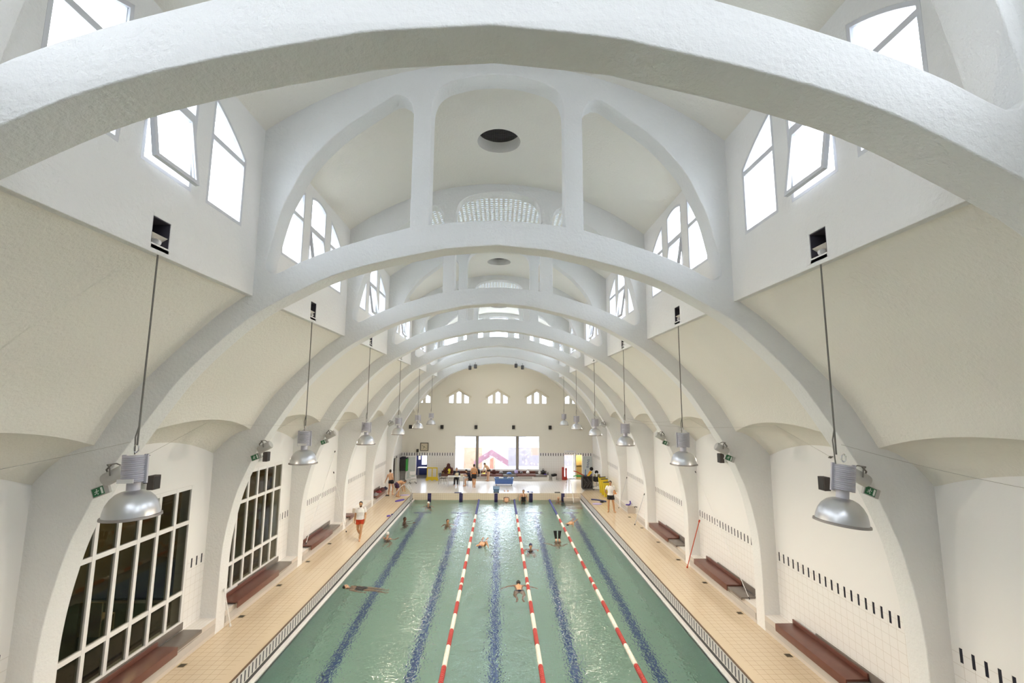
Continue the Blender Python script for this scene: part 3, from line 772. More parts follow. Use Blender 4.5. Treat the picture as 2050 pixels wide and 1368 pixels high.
# ------------------------------------------------------------------ outside: courtyard, annex, small rooms
mb = MB(); mb.box((-14, YW + .3, -.2), (14, 56, -.02)); tag(mb.build('ground', 'court_paving'), 'pale paved courtyard outside the far window', 'ground', None, 'structure')
def mural_mat():
    m, nt, b = base_mat('mural')
    geo, x, y, z = xyz(nt)
    n1 = nd(nt, 'ShaderNodeTexNoise', Scale=0.55, Detail=1.5); n2 = nd(nt, 'ShaderNodeTexVoronoi', Scale=3.2)
    for n in (n1, n2): nt.links.new(geo.outputs['Position'], n.inputs['Vector'])
    c = mixc(nt, between(nt, x, -3.3, -1.5), (0.36, 0.36, 0.37), (0.30, 0.19, 0.13))
    band = M_(nt, 'LESS_THAN', M_(nt, 'ABSOLUTE', M_(nt, 'SUBTRACT', z, M_(nt, 'ADD', 1.62, M_(nt, 'MULTIPLY', M_(nt, 'ABSOLUTE', M_(nt, 'ADD', x, .6)), -.62)))), .30)
    band = M_(nt, 'MULTIPLY', band, M_(nt, 'LESS_THAN', M_(nt, 'ABSOLUTE', M_(nt, 'ADD', x, .6)), 1.7))
    c = mixc(nt, M_(nt, 'MULTIPLY', band, M_(nt, 'GREATER_THAN', n2.outputs['Distance'], .16)), c, (0.20, 0.10, 0.13))
    grey = M_(nt, 'MULTIPLY', M_(nt, 'GREATER_THAN', x, 1.0), M_(nt, 'GREATER_THAN', z, .35))
    c = mixc(nt, grey, c, (0.19, 0.17, 0.19))
    dots = M_(nt, 'MULTIPLY', M_(nt, 'GREATER_THAN', x, 2.3), M_(nt, 'LESS_THAN', n2.outputs['Distance'], .30)); dots = M_(nt, 'MULTIPLY', dots, M_(nt, 'GREATER_THAN', z, .35))
    c = mixc(nt, dots, c, (0.32, 0.26, 0.27))
    peach = M_(nt, 'MULTIPLY', M_(nt, 'GREATER_THAN', x, 3.2), M_(nt, 'GREATER_THAN', M_(nt, 'ADD', z, M_(nt, 'MULTIPLY', n1.outputs['Fac'], .3)), 1.5))
    c = mixc(nt, peach, c, (0.29, 0.17, 0.135))
    nt.links.new(c, b.inputs['Base Color']); b.inputs['Roughness'].default_value = .9
mural_mat()
mat('panel_white', (0.8, 0.8, 0.8), .8); mat('panel_lilac', (0.28, 0.29, 0.36), .8); mat('door_yellow', (0.34, 0.31, 0.20), .7); mat('door_coral', (0.32, 0.11, 0.07), .7)
mb = MB(); mb.box((-9, 47, -.05), (9, 47.3, 2.1)); tag(mb.build('wall_courtyard', 'mural'), 'low courtyard wall painted with pale coloured patches, seen through the far window', 'wall', None, 'structure')
mb = MB()
for i, (a, b, q) in enumerate(((-3.4, -1.55, 1), (-.16, -.08, 0), (1.65, 2.9, 1), (3.9, 3.98, 0))): mb.box((a, 49, 0), (b, 49.3, 5.2), q)
tag(mb.build('building_exterior', ['panel_white', 'panel_lilac']), 'pale lilac panels and posts standing behind the courtyard wall', 'panels', None, 'structure')
mb = MB(); mb.box((-1.35, 46.75, 0), (-.78, 46.8, .95)); mb.add([(-.74, 46.6, .12), (-.40, 46.3, .12), (-.40, 46.3, 1.25), (-.74, 46.6, 1.05)], [(0, 1, 2, 3)], 1); mb.add([(-.74, 46.65, .12), (-.40, 46.35, .12), (-.40, 46.35, 1.25), (-.74, 46.65, 1.05)], [(3, 2, 1, 0)], 1); mb.box((-.36, 46.75, 0), (-.26, 46.8, 1.2))
tag(mb.build('courtyard_door', ['door_yellow', 'door_coral']), 'yellow and coral door standing open in the courtyard beyond the far window', 'door')
# annex with the small pool behind the left glazing
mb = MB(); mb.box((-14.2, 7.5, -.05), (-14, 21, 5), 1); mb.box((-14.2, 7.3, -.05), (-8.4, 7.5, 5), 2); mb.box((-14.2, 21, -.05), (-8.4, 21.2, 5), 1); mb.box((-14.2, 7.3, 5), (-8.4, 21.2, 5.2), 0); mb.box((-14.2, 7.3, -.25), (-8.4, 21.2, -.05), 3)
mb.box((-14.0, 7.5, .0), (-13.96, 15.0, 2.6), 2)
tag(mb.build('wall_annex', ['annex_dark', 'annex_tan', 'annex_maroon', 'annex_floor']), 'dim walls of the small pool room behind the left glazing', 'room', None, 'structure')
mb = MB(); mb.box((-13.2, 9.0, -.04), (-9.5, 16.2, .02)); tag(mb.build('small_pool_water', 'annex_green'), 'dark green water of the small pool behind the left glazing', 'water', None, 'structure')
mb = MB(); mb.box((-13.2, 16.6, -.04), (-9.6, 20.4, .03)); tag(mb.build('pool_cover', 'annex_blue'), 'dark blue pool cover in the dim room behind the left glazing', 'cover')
al = bpy.data.lights.new('annex_light', 'AREA'); al.energy = 75; al.size = 1.2; al.color = (1, .8, .5); ao = bpy.data.objects.new('annex_ceiling_light', al); COL.objects.link(ao); ao.location = (-11.5, 17.5, 4.9)
for nm, e, p in (('corridor_fill', 60, (7.05, 41.9, 2.4)), ('office_light', 30, (-6.9, 42.6, 2.5))):  # the corridor point is an unseen fill, added to brighten its tan walls
    pl_ = bpy.data.lights.new(nm, 'POINT'); pl_.energy = e; pl_.shadow_soft_size = .1; pl_.color = (1, .92, .8); po_ = bpy.data.objects.new(nm, pl_); COL.objects.link(po_); po_.location = p
# staff room behind the far-left door, corridor behind the far-right opening
mb = MB(); mb.box((-8.2, 43.6, 0), (-6.82, 43.7, 2.6), 0); mb.box((-6.36, 43.6, 0), (-5.3, 43.7, 2.6), 0); mb.box((-6.82, 43.6, 0), (-6.36, 43.7, .88), 0); mb.box((-6.82, 43.6, 1.78), (-6.36, 43.7, 2.6), 0)
mb.box((-8.3, YW + .3, 0), (-8.2, 43.7, 2.6), 1); mb.box((-5.3, YW + .3, 0), (-5.2, 43.7, 2.6), 1); mb.box((-8.3, YW + .3, 2.6), (-5.2, 43.7, 2.7), 1); mb.box((-8.3, YW + .3, -.05), (-5.2, 43.7, .0), 2)
tag(mb.build('wall_office', ['room_blue', 'white_paint', 'annex_floor']), 'small dark-blue office seen through the open door on the far left', 'room', None, 'structure')
mb = MB(); mb.box((6.6, 42.6, 0), (7.6, 42.7, 2.5), 0); mb.box((6.6, YW + .3, 0), (6.66, 42.6, 2.5), 0); mb.box((7.5, YW + .3, 0), (7.6, 42.6, 2.5), 0); mb.box((6.6, YW + .3, 2.5), (7.6, 42.7, 2.6), 0); mb.box((6.6, YW + .3, -.05), (7.6, 42.7, 0), 0); mb.box((6.7, 42.55, .92), (7.5, 42.59, .97), 1); mb.box((6.62, 42.5, .0), (7.5, 42.59, .08), 2)
tag(mb.build('wall_corridor', ['corridor_tan', 'dark_steel', 'green_foam']), 'tan corridor seen through the opening on the far right', 'corridor', None, 'structure')
mb = MB(); mb.box((-9.6, 37.2, 0), (-8.4, 39.8, 2.4), 0); 
b_ = MB(); b_.box((-9.7, 37.2, -.05), (-9.6, 39.8, 2.5)); b_.box((-9.7, 37.1, -.05), (-8.4, 37.2, 2.5)); b_.box((-9.7, 39.8, -.05), (-8.4, 39.9, 2.5)); b_.box((-9.7, 37.1, 2.5), (-8.4, 39.9, 2.6)); b_.box((-9.7, 37.1, -.1), (-8.4, 39.9, -.0))
tag(b_.build('wall_lobby', 'white_paint'), 'white lobby behind the glazed door in the left wall at the far end', 'room', None, 'structure')

# ------------------------------------------------------------------ pendant lamps
def make_pendant(s, k, tilt, drop, label):
    c = BC(k); x = s * 4.60; zb = 4.9
    r_ = empty('pendant_lamp', (x, c, 0)); tag(r_, label, 'pendant lamp', 'pendant lamps hanging along both sides')
    cb = MB(); cb.tube([(0, 0, 8.47), (0, 0, zb + .90 + drop)], .011, 6); cb.tube([(0, 0, zb + 1.15), (-.035, 0, zb + 1.0), (-.02, 0, zb + .78 + drop)], .008, 6); cb.build('cable', 'cable_grey', r_)
    pl = MB(); pl.box((s * -.02, -.17, 8.40), (s * .04, .17, 8.47)); pl.lathe([(.0, -.025), (.045, -.025), (.03, 0), (.045, .025), (.0, .025)], (s * .03, 0, 8.52), 16, 0, 'y'); pl.build('pulley', 'white_paint', r_)
    h = empty('head', (0, 0, zb + .80)); h.parent = r_; h.rotation_euler = (0, tilt, 0); h.location = (.75 * sin(tilt) - (.02 * s if k == 1 and s < 0 else 0), 0, zb + .80 + drop); z0 = -(zb + .80) + zb
    hk = MB(); hk.tube([(0, 0, .0), (.03, 0, .03), (.03, 0, .08), (0, 0, .11), (-.03, 0, .08), (-.03, 0, .03), (0, 0, 0)], .008, 6); hk.build('hook', 'chrome', h)
    ho = MB(); n = 13
    ho.lathe([(.0, z0 + .77)] + [(.128 + (.012 if i % 2 else 0), z0 + .765 - .33 * i / (2 * n)) for i in range(2 * n + 1)] + [(.0, z0 + .435)], (0, 0, 0), 24)
    for q in (-1, 1): ho.box((q * .12, -.012, z0 + .42), (q * .165, .012, z0 + .78))
    ho.build('ballast_housing', 'lamp_housing', h)
    if s < 0:
        lb = MB(); lb.box((-.10, -.152, z0 + .44), (.10, -.14, z0 + .49)); lb.build('label_plate', 'white_paint', h)
    nk = MB(); nk.lathe([(.0, z0 + .44), (.075, z0 + .44), (.075, z0 + .33), (.09, z0 + .31), (.0, z0 + .31)], (0, 0, 0), 20); nk.build('neck', 'lamp_housing', h)
    dm = MB(); prof = [(.07, z0 + .335), (.12, z0 + .325), (.18, z0 + .295), (.235, z0 + .24), (.275, z0 + .17), (.297, z0 + .09), (.305, z0 + .02)]
    prof += [(.298, z0 + .02), (.288, z0 + .09), (.265, z0 + .165), (.225, z0 + .23), (.17, z0 + .28), (.06, z0 + .315), (.0, z0 + .318)]
    dm.lathe(prof, (0, 0, 0), 36); dm.build('dome_shade', 'spun_metal', h)
    rm = MB(); rm.lathe([(.30, z0 + .035), (.325, z0 + .03), (.328, z0 + .005), (.30, z0 - .002), (.295, z0 + .02), (.30, z0 + .035)], (0, 0, 0), 36); rm.build('rim', 'lamp_rim', h)
    bb = MB(); bb.ell((0, 0, z0 + .13), (.055, .055, .10), 12, 8); bb.build('bulb', 'lamp_glow', h)
    df = MB(); df.lathe([(.0, z0 + .055), (.285, z0 + .055)], (0, 0, 0), 28); df.build('diffuser', 'lamp_glow', h)
    L = bpy.data.lights.new('lamp_light', 'SPOT'); L.energy = LAMP_W; L.color = (1.0, .87, .74); L.spot_size = R(168); L.spot_blend = .8; L.shadow_soft_size = .12
    lo = bpy.data.objects.new('lamp_light', L); COL.objects.link(lo); lo.parent = h; lo.location = (0, 0, z0 + .03)
    return r_
LAMP_W = 70
for k in range(1, 7):
    for s in (-1, 1):
        make_pendant(s, k, {(-1, 1): R(-2), (1, 1): R(7)}.get((s, k), 0), -.09 if (s, k) == (1, 1) else 0, 'bell-shaped metal pendant lamp on the %s side, %s from the camera' % (SIDE[s], ORD[k - 1]))

# ------------------------------------------------------------------ daylight and camera
w = bpy.data.worlds.new('sky'); SC.world = w; w.use_nodes = True
bg = w.node_tree.nodes['Background']; bg.inputs[0].default_value = (0.85, 0.92, 1.03, 1)
wt = w.node_tree; tc = wt.nodes.new('ShaderNodeTexCoord'); sx = wt.nodes.new('ShaderNodeSeparateXYZ'); wt.links.new(tc.outputs['Generated'], sx.inputs[0])
el = M_(wt, 'MAXIMUM', sx.outputs[2], 0.0)                         # overcast sky: brighter towards the zenith
wt.links.new(M_(wt, 'MULTIPLY', M_(wt, 'ADD', M_(wt, 'MULTIPLY', el, 1.5), 1.0), SKY * .62), bg.inputs[1])
def portal(loc, rot, sx, sy):
    L = bpy.data.lights.new('window_portal', 'AREA'); L.shape = 'RECTANGLE'; L.size = sx; L.size_y = sy; L.cycles.is_portal = True
    o = bpy.data.objects.new('window_portal', L); COL.objects.link(o); o.location = loc; o.rotation_euler = rot
for k in range(0, 7):
    y0, y1 = (-1.45, 3.45) if k == 0 else bay(k)
    for s in (-1, 1):
        portal((s * (LX + .32), (y0 + y1) / 2, 10.45), (0, R(90) * s, 0), 2.1, 4.0)
portal((0, -1.95, 11.2), (R(90), 0, 0), 8.6, 3.4)
portal((0, YW + .35, 2.2), (R(-90), 0, 0), 7.3, 2.9); portal((0, FY(7) + .5, 11.8), (R(-90), 0, 0), 8.6, 2.4)

cam = bpy.data.cameras.new('camera'); co = bpy.data.objects.new('camera', cam); COL.objects.link(co); SC.camera = co
cam.sensor_width = 36; cam.sensor_fit = 'HORIZONTAL'; cam.lens = 944 / 2050 * 36; cam.clip_start = .05; cam.clip_end = 300
rx = Vector((0.99960811, -0.02729612, 0.0062091)); up = Vector((-0.00972435, -0.13060144, 0.99138726)); fwd = Vector((0.02625011, 0.99105912, 0.13081569))
co.matrix_world = Matrix(((rx.x, up.x, -fwd.x, 0.07), (rx.y, up.y, -fwd.y, 0), (rx.z, up.z, -fwd.z, 6.36), (0, 0, 0, 1)))
SC.view_settings.view_transform = 'Standard'; SC.view_settings.look = 'None'; SC.view_settings.gamma = 1.0; SC.view_settings.exposure = EXPO
try: SC.view_settings.use_curve_mapping = False
except Exception: pass
cy = SC.cycles
cy.max_bounces = 7; cy.diffuse_bounces = 4; cy.glossy_bounces = 2; cy.transmission_bounces = 4; cy.transparent_max_bounces = 6
cy.use_adaptive_sampling = True; cy.adaptive_threshold = 0.12; cy.adaptive_min_samples = 16
cy.caustics_reflective = False; cy.caustics_refractive = True; cy.blur_glossy = 0.5; cy.sample_clamp_indirect = 6.0
cy.use_denoising = True
# ------------------------------------------------------------------ lane ropes
def rope(x, label):
    r_ = empty('lane_rope', (x, 0, 0)); tag(r_, label, 'lane rope', 'floating lane ropes')
    c = MB(); c.tube([(0, 34.85, -.40), (0, 34.6, -.44), (0, -1.0, -.44)], .008, 6); c.build('cord', 'cable_grey', r_)
    def seg(y0, y1, m):
        d = MB(); n = max(2, round((y0 - y1) / .075)); prof = []
        for i in range(n):
            a = y1 + (y0 - y1) * i / n; b = y1 + (y0 - y1) * (i + 1) / n; q = b - a
            prof += [(.04, a), (.062, a + q * .2), (.066, a + q * .5), (.062, a + q * .8), (.04, b)]
        d.lathe([(.0, y1)] + prof + [(.0, y0)], (0, 0, -.435), 12, 0, 'y'); d.build('float_section', m, r_)
    e = MB(); e.lathe([(.0, 34.85), (.03, 34.8), (.075, 34.6), (.075, 34.5), (.0, 34.45)], (0, 0, -.425), 14, 0, 'y'); e.build('end_float', 'rope_blue', r_)
    y = 34.45
    for i in range(4): seg(y, y - 1.08, 'rope_blue'); y -= 1.087
    y = 30.1; i = 0
    cuts = [30.1, 29.0, 28.12, 27.1, 26.2, 25.25, 24.3, 23.3, 22.4, 21.45, 20.5, 19.55, 19.0, 18.8, 18.3, 17.3, 16.35, 15.3, 14.35, 13.3, 12.35, 11.3, 10.3, 9.3, 8.3]
    seq = ['rope_white', 'rope_red'] * 5 + ['rope_white', 'rope_red', 'rope_white', 'rope_red'] + ['rope_white', 'rope_red'] * 6
    for a, b, m in zip(cuts, cuts[1:], seq): seg(a - .01, b + .01, m)
rope(-1.29, 'red and white lane rope floating left of the middle lane')
rope(1.22, 'red and white lane rope floating right of the middle lane')
rope(3.73, 'red and white lane rope floating beside the rightmost lane')

# ------------------------------------------------------------------ benches
def bench(s, y0, y1, wood, label, group):
    r_ = empty('wooden_bench' if wood else 'stone_bench', (0, 0, 0)); tag(r_, label, 'bench', group)
    m = 'brown_wood' if wood else 'grey_stone'
    zt = .525 if wood else .475
    t = MB(); t.rbox((s * (7.58 if wood else 7.615), y0, .432 if not wood else .477), (s * 8.09, y1, zt), .008); t.build('seat', m, r_)
    f = MB(); f.rbox((s * (7.578 if wood else 7.605), y0, .335 if wood else .395), (s * (7.600 if wood else 7.64), y1, zt - .004), .006); f.build('apron', m, r_)
    b = MB(); b.rbox((s * 8.055 if wood else s * 8.105, y0, zt), (s * 8.095 if wood else s * 8.14, y1, .63 if wood else .66), .006); b.build('back_rail', m, r_)
    return r_
for s, g0, g1, w0, w1, k in ((1, 9.9, 12.55, 10.8, 13.42, 2), (1, 15.27, 17.95, 16.15, 18.79, 3), (1, 20.65, 23.35, 21.57, 24.25, 4), (-1, 10.6, 13.38, 9.7, 12.4, 2), (-1, 16.0, 18.75, 15.02, 17.67, 3), (-1, 21.4, 24.17, 20.54, 23.05, 4), (-1, 31.6, 33.9, 30.9, 33.3, 6)):
    bench(s, g0, g1, False, 'grey stone bench on the ledge along the %s wall of the %s bay' % (SIDE[s], BAYN[k]), 'grey stone benches along the side walls')
    bench(s, w0, w1, True, 'dark brown wooden bench lapped over the grey one, %s wall of the %s bay' % (SIDE[s], BAYN[k]), 'brown wooden benches along the side walls')
bench(-1, 25.6, 26.35, True, 'short brown bench end on the left ledge, behind the lifeguard in red shorts', 'brown wooden benches along the side walls')

# ------------------------------------------------------------------ floodlights, exit signs, loudspeakers on the arches
def floodlight(s, k, label):
    y = FY(k) - .10
    r_ = empty('floodlight', (s * 6.66, y, 5.06)); tag(r_, label, 'floodlight', 'floodlights on the arches')
    rot = Matrix.Rotation(-s * R(62), 3, 'Y')
    b = MB(); b.lathe([(.0, .17), (.10, .17), (.115, .15), (.115, -.17), (.105, -.20), (.09, -.19), (.0, -.15)], (0, 0, 0), 20)
    b.v = [tuple(rot @ Vector(p) + Vector((-s * .02, 0, .02))) for p in b.v]; b.build('body', 'floodlight_white', r_)
    l = MB(); l.lathe([(.0, -.165), (.095, -.165)], (0, 0, 0), 20); l.v = [tuple(rot @ Vector(p) + Vector((-s * .02, 0, .02))) for p in l.v]; l.build('lens', 'lens', r_)
    a = MB(); a.tube([(-s * .02, -.13, .02), (-s * .0, -.13, .16), (s * .07, -.10, .20), (s * .07, .10, .20), (0, .13, .16), (-s * .02, .13, .02)], .012, 6); a.tube([(s * .07, 0, .20), (s * .17, .02, .10), (s * .19, .09, .04)], .014, 6); a.build('bracket', 'cable_grey', r_)
    L = bpy.data.lights.new('floodlight_beam', 'SPOT'); L.energy = FLOOD_W; L.color = (1.0, .87, .72); L.spot_size = R(128); L.spot_blend = .9; L.shadow_soft_size = .09
    lo = bpy.data.objects.new('floodlight_beam', L); COL.objects.link(lo); lo.parent = r_; lo.location = (-s * .20, 0, -.10); lo.rotation_euler = (0, s * R(72), 0)
FLOOD_W = 480
def exit_sign(s, k, label):
    x = s * 6.90; y = FY(k) - .05
    r_ = empty('exit_sign', (x, y, 4.80)); tag(r_, label, 'exit sign', 'green exit signs on the arches'); r_.rotation_euler = (0, s * R(22), 0)
    c = MB(); c.rbox((-.15, -.03, -.085), (.15, .03, .085), .01); c.build('casing', 'floodlight_white', r_)
    p = MB(); p.box((-.13, -.034, -.07), (.07, -.03, .07)); p.build('panel', 'sign_green', r_)
    m = MB()                                                        # running figure, arrow and door
    m.ell((-.045, -.035, .038), (.011, .002, .011), 10, 6)
    for q in ([(-.045, .02), (-.055, -.01)], [(-.055, -.01), (-.03, -.035), (-.045, -.05)], [(-.055, -.01), (-.075, -.03), (-.095, -.03)], [(-.046, .016), (-.02, .005), (-.012, .018)], [(-.048, .016), (-.075, .01), (-.083, -.006)]):
        m.tube([(u, -.035, v) for u, v in q], .005, 5)
    m.box((.02, -.036, -.055), (.055, -.034, .055)); m.build('pictogram', 'sign_white', r_)
def speaker(loc, rz, label, group, sz=(.075, .065, .115), mt='speaker_brown', post=None):
    r_ = empty('mounted_loudspeaker', loc, rz); tag(r_, label, 'loudspeaker', group)
    c = MB(); c.rbox((-sz[0], -sz[1], -sz[2]), (sz[0], sz[1], sz[2]), .012); c.build('cabinet', mt, r_)
    g = MB(); g.box((-sz[0] * .82, -sz[1] - .006, -sz[2] * .85), (sz[0] * .82, -sz[1] + .001, sz[2] * .85)); g.build('grille', 'black_plastic', r_)
    b = MB(); b.box((-.02, sz[1], -.03), (.02, (post or .14) , .03)); b.build('bracket', 'black_plastic', r_)
for k in range(2, 7):
    for s in (-1, 1):
        if (s, k) == (-1, 5): pass
        floodlight(s, k, 'white cylindrical floodlight on the %s side of the arch %s from the camera' % (SIDE[s], ORD[k - 1]))
        if k <= 4: exit_sign(s, k, 'green exit sign under the floodlight, %s side of the arch %s from the camera' % (SIDE[s], ORD[k - 1]))
        if k <= 3: speaker((s * 7.92, BC(k) - .2, 4.50), R(-90) * s, 'small dark loudspeaker in the middle of the %s wall of the %s bay' % (SIDE[s], BAYN[k]), 'loudspeakers on the side walls', (.12, .075, .16), 'speaker_brown', .225)
for i, x in enumerate((-7.46, -4.79, -1.88, 1.34, 4.48, 7.06)):
    speaker((x, YW - .145, 4.35), 0, 'dark loudspeaker high on the far wall, %s of a row of six' % ('leftmost', 'second from left', 'third from left', 'third from right', 'second from right', 'rightmost')[i], 'loudspeakers in a row on the far wall', (.12, .10, .16))
speaker((-6.80, YW - .145, 2.36), 0, 'small black loudspeaker on the far wall just below the clock', 'loudspeaker by the clock', (.09, .07, .13))
for i, (x, z) in enumerate(((-2.14, 9.02), (-1.73, 9.12), (1.32, 9.20), (1.81, 9.08))):
    r_ = empty('spotlight', (x, FY(7) - .14, z)); tag(r_, 'grey spotlight hanging under the last arch, %s of four' % ('leftmost', 'second from left', 'second from right', 'rightmost')[i], 'spotlight', 'spotlights under the last arch')
    c = MB(); c.lathe([(.0, .15), (.09, .15), (.115, .12), (.115, -.13), (.09, -.16), (.0, -.14)], (0, 0, 0), 18); c.build('can', 'dark_steel', r_)
    b = MB(); b.tube([(0, 0, .15), (0, 0, .30), (0, .17, .30)], .015, 6); b.build('bracket', 'cable_grey', r_)
    L = bpy.data.lights.new('spotlight_beam', 'SPOT'); L.energy = 95; L.color = (1.0, .95, .86); L.spot_size = R(120); L.spot_blend = 1.0; L.shadow_soft_size = .1
    lo = bpy.data.objects.new('spotlight_beam', L); COL.objects.link(lo); lo.parent = r_; lo.location = (0, .02, -.19); lo.rotation_euler = (R(62), 0, 0)

# ------------------------------------------------------------------ bracing wires of the lamps
def wire(pts, label, r=.0032):
    m = MB(); m.tube(pts, r, 5); tag(m.build('guy_wire', 'wire_grey'), label, 'wire', 'thin wires bracing the lamps')
def sag(a, b, d, n=10):
    a = Vector(a); b = Vector(b); return [a.lerp(b, i / n) - Vector((0, 0, d * 4 * (i / n) * (1 - i / n))) for i in range(n + 1)]
wire(sag((-4.68, 6.35, 5.84), (-8.06, 5.2, 5.16), .06), 'thin wire from the nearest left lamp to the left wall')
wire(sag((4.68, 6.35, 5.84), (8.06, 5.2, 5.16), .10), 'thin wire from the nearest right lamp to the right wall')
for s in (-1, 1):
    for k in (2, 3):
        y0, y1 = bay(k); c = BC(k)
        wire(sag((s * 6.95, c, 5.86), (s * 8.14, c - .2, 5.12), .0), 'short wire from the %s vault crown to its wall hook in the %s bay' % (SIDE[s], BAYN[k]))
        wire(sag((s * 6.95, c, 5.86), (s * 4.70, c + 5.35 if k == 2 else c + .02, 5.75 if k == 2 else 5.85), .12), 'long thin wire from the %s vault of the %s bay to a lamp' % (SIDE[s], BAYN[k]))
        b = MB(); b.ell((s * 8.12, c - .2, 5.12), (.03, .04, .03), 10, 6); b.tube([(s * 8.13, c - .28, 5.14), (s * 8.13, c - .12, 5.10)], .012, 6); tag(b.build('wall_hook', 'cable_grey'), 'small dark wire hook high on the %s wall of the %s bay' % (SIDE[s], BAYN[k]), 'hook', 'wire hooks')

# ------------------------------------------------------------------ long poles leaning on the walls
def pole(a, b, m, label, r=.014, tipm='black_plastic'):
    r_ = empty('pool_pole', (0, 0, 0)); tag(r_, label, 'pole', 'long poles leaning on the walls')
    c = MB(); c.tube([a, b], r, 8); c.build('shaft', m, r_)
    A, B = Vector(a), Vector(b); d = (B - A).normalized()
    t = MB(); t.tube([B - d * .03, B + d * .06], r * 1.8, 8); t.tube([A - d * .0, A + d * .07], r * 1.8, 8); t.build('tip', tipm, r_)
pole((7.49, 19.26, .03), (7.90, 18.90, 1.86), 'orange_pole', 'orange-red pole leaning on the right wall beside the pillar', .018, 'orange_pole')
pole((7.50, 29.94, .03), (7.66, 28.5, 2.05), 'aluminium', 'thin white pole leaning at the right beside the purple foam noodle')
pole((7.32, 25.86, .03), (7.65, 25.12, 1.72), 'aluminium', 'thin grey pole leaning on the right pillar beside the tap')
pole((7.75, 15.05, .50), (8.05, 19.40, 3.65), 'white_paint', 'long thin rod leaning diagonally across the right wall above the brown bench', .010)
pole((-7.85, 20.62, .55), (-8.05, 24.14, 3.93), 'white_paint', 'long white rod leaning diagonally on the left wall above the brown bench', .014)
pole((-7.39, 24.49, .03), (-8.05, 24.16, 2.92), 'white_paint', 'white pole leaning on the left pillar, foot on the deck', .014)
pole((-7.50, 14.56, .03), (-7.66, 14.40, 1.05), 'white_paint', 'short white pole standing against the left pillar between the two glazed bays', .016, 'white_paint')

# ------------------------------------------------------------------ drains
for i, (x, y) in enumerate(((-7.56, 15.26), (-7.56, 12.6), (-7.56, 17.7), (-7.56, 20.2), (-7.56, 22.65), (-7.56, 27.6), (7.55, 12.84), (7.55, 15.31), (7.55, 17.8), (7.55, 20.32), (7.55, 22.81), (7.55, 25.34), (7.55, 27.7))):
    m = MB(); m.box((x - .08, y - .08, 0), (x + .08, y + .08, .006))
    for j in range(5): m.box((x - .065, y - .06 + j * .026, .006), (x + .065, y - .048 + j * .026, .008), 1)
    ys = sorted([q for p, q in ((-7.56, 15.26), (-7.56, 12.6), (-7.56, 17.7), (-7.56, 20.2), (-7.56, 22.65), (-7.56, 27.6)) ]) if x < 0 else [12.84, 15.31, 17.8, 20.32, 22.81, 25.34, 27.7]
    tag(m.build('floor_drain', ['drain_brass', 'gutter_dark']), 'small square brass floor drain by the %s ledge, %s from the camera' % ('left' if x < 0 else 'right', ORD[ys.index(y)]), 'drain', 'floor drains')

# ------------------------------------------------------------------ far deck: bench along the window, bags
def far_bench(x0, x1, wood, label):
    r_ = empty('wooden_bench' if wood else 'stone_bench', (0, 0, 0)); tag(r_, label, 'bench', 'benches under the far window')
    m = 'cloth_maroon' if wood else 'grey_stone'; zt = .52 if wood else .47
    t = MB(); t.rbox((x0, 40.46 if wood else 40.50, .477 if wood else .425), (x1, 40.98, zt), .008); t.build('seat', 'brown_wood' if wood else m, r_)
    f = MB(); f.rbox((x0, 40.45 if wood else 40.49, zt - .18), (x1, 40.475 if wood else 40.52, zt - .002), .006); f.build('apron', 'brown_wood' if wood else m, r_)
    b = MB(); b.rbox((x0, 40.95 if wood else 41.005, zt), (x1, 41.0 if wood else 41.05, .73), .006); b.build('back_rail', 'brown_wood' if wood else m, r_)
r_ = empty('trim_60'); tag(r_, 'long white tiled base under the far window bench', 'ledge', None, 'structure')
b = MB(); b.box((-4.75, 40.55, 0), (4.3, YW + .02, .42)); b.build('tiled_base', 'ledge_tile', r_)
for a, c in ((-4.4, -3.2), (-2.6, -.9), (-.3, .9), (1.4, 2.9)):
    p = MB(); p.box((a, 40.53, .1), (c, 40.55, .3)); p.build('recess_panel', 'ledge_panel', r_)
for x0, x1, wd, nm in ((-4.7, -2.3, True, 'leftmost brown'), (-2.6, -1.5, False, 'leftmost grey'), (-1.4, .45, True, 'middle brown'), (.3, 1.7, False, 'middle grey'), (1.55, 3.2, True, 'rightmost brown'), (3.05, 4.15, False, 'rightmost grey')):
    far_bench(x0, x1, wd, '%s bench section under the far window' % nm)
def bag(x, y, z, sx, sy, sz, m, label, handle=None, cat='bag', strap=True):
    r_ = empty('sports_bag', (x, y, z)); tag(r_, label, cat, 'bags and towels on the far bench')
    b = MB(); n, q = 18, 8; vs = []; fs = []
    for i in range(q + 1):
        t = i / q; w = (sin(pi * (0.18 + .80 * t))) ** .5 * (1 - .15 * t)
        for k in range(n):
            a = 2 * pi * k / n; rr = 1 + .10 * sin(3 * a + i) + .06 * sin(5 * a + 2 * i)
            vs.append((sx * w * rr * math.copysign(abs(cos(a)) ** .7, cos(a)), sy * w * rr * math.copysign(abs(sin(a)) ** .7, sin(a)), sz * t))
    fs = [(i * n + k, i * n + (k + 1) % n, (i + 1) * n + (k + 1) % n, (i + 1) * n + k) for i in range(q) for k in range(n)] + [tuple(range(n - 1, -1, -1)), tuple(q * n + k for k in range(n))]
    b.add(vs, fs, 0, True); b.build('body', m, r_)
    if strap: h = MB(); h.tube([(sx * .55 * cos(a), 0, sz * .85 + sz * .45 * sin(a)) for a in [pi * k / 10 for k in range(11)]], .013, 6); h.build('handle', handle or m, r_)
bag(-1.62, 40.75, .52, .17, .15, .40, 'cloth_black', 'black rucksack on the far bench left of the yellow cloth')
bag(-.30, 40.78, .525, .19, .15, .34, 'cloth_maroon', 'dark maroon bag on the far bench beside the woman in black shorts', 'cloth_grey')
bag(.30, 40.78, .525, .19, .13, .17, 'cloth_grey', 'low pale grey bag on the far bench left of the blue bag', 'cloth_white')
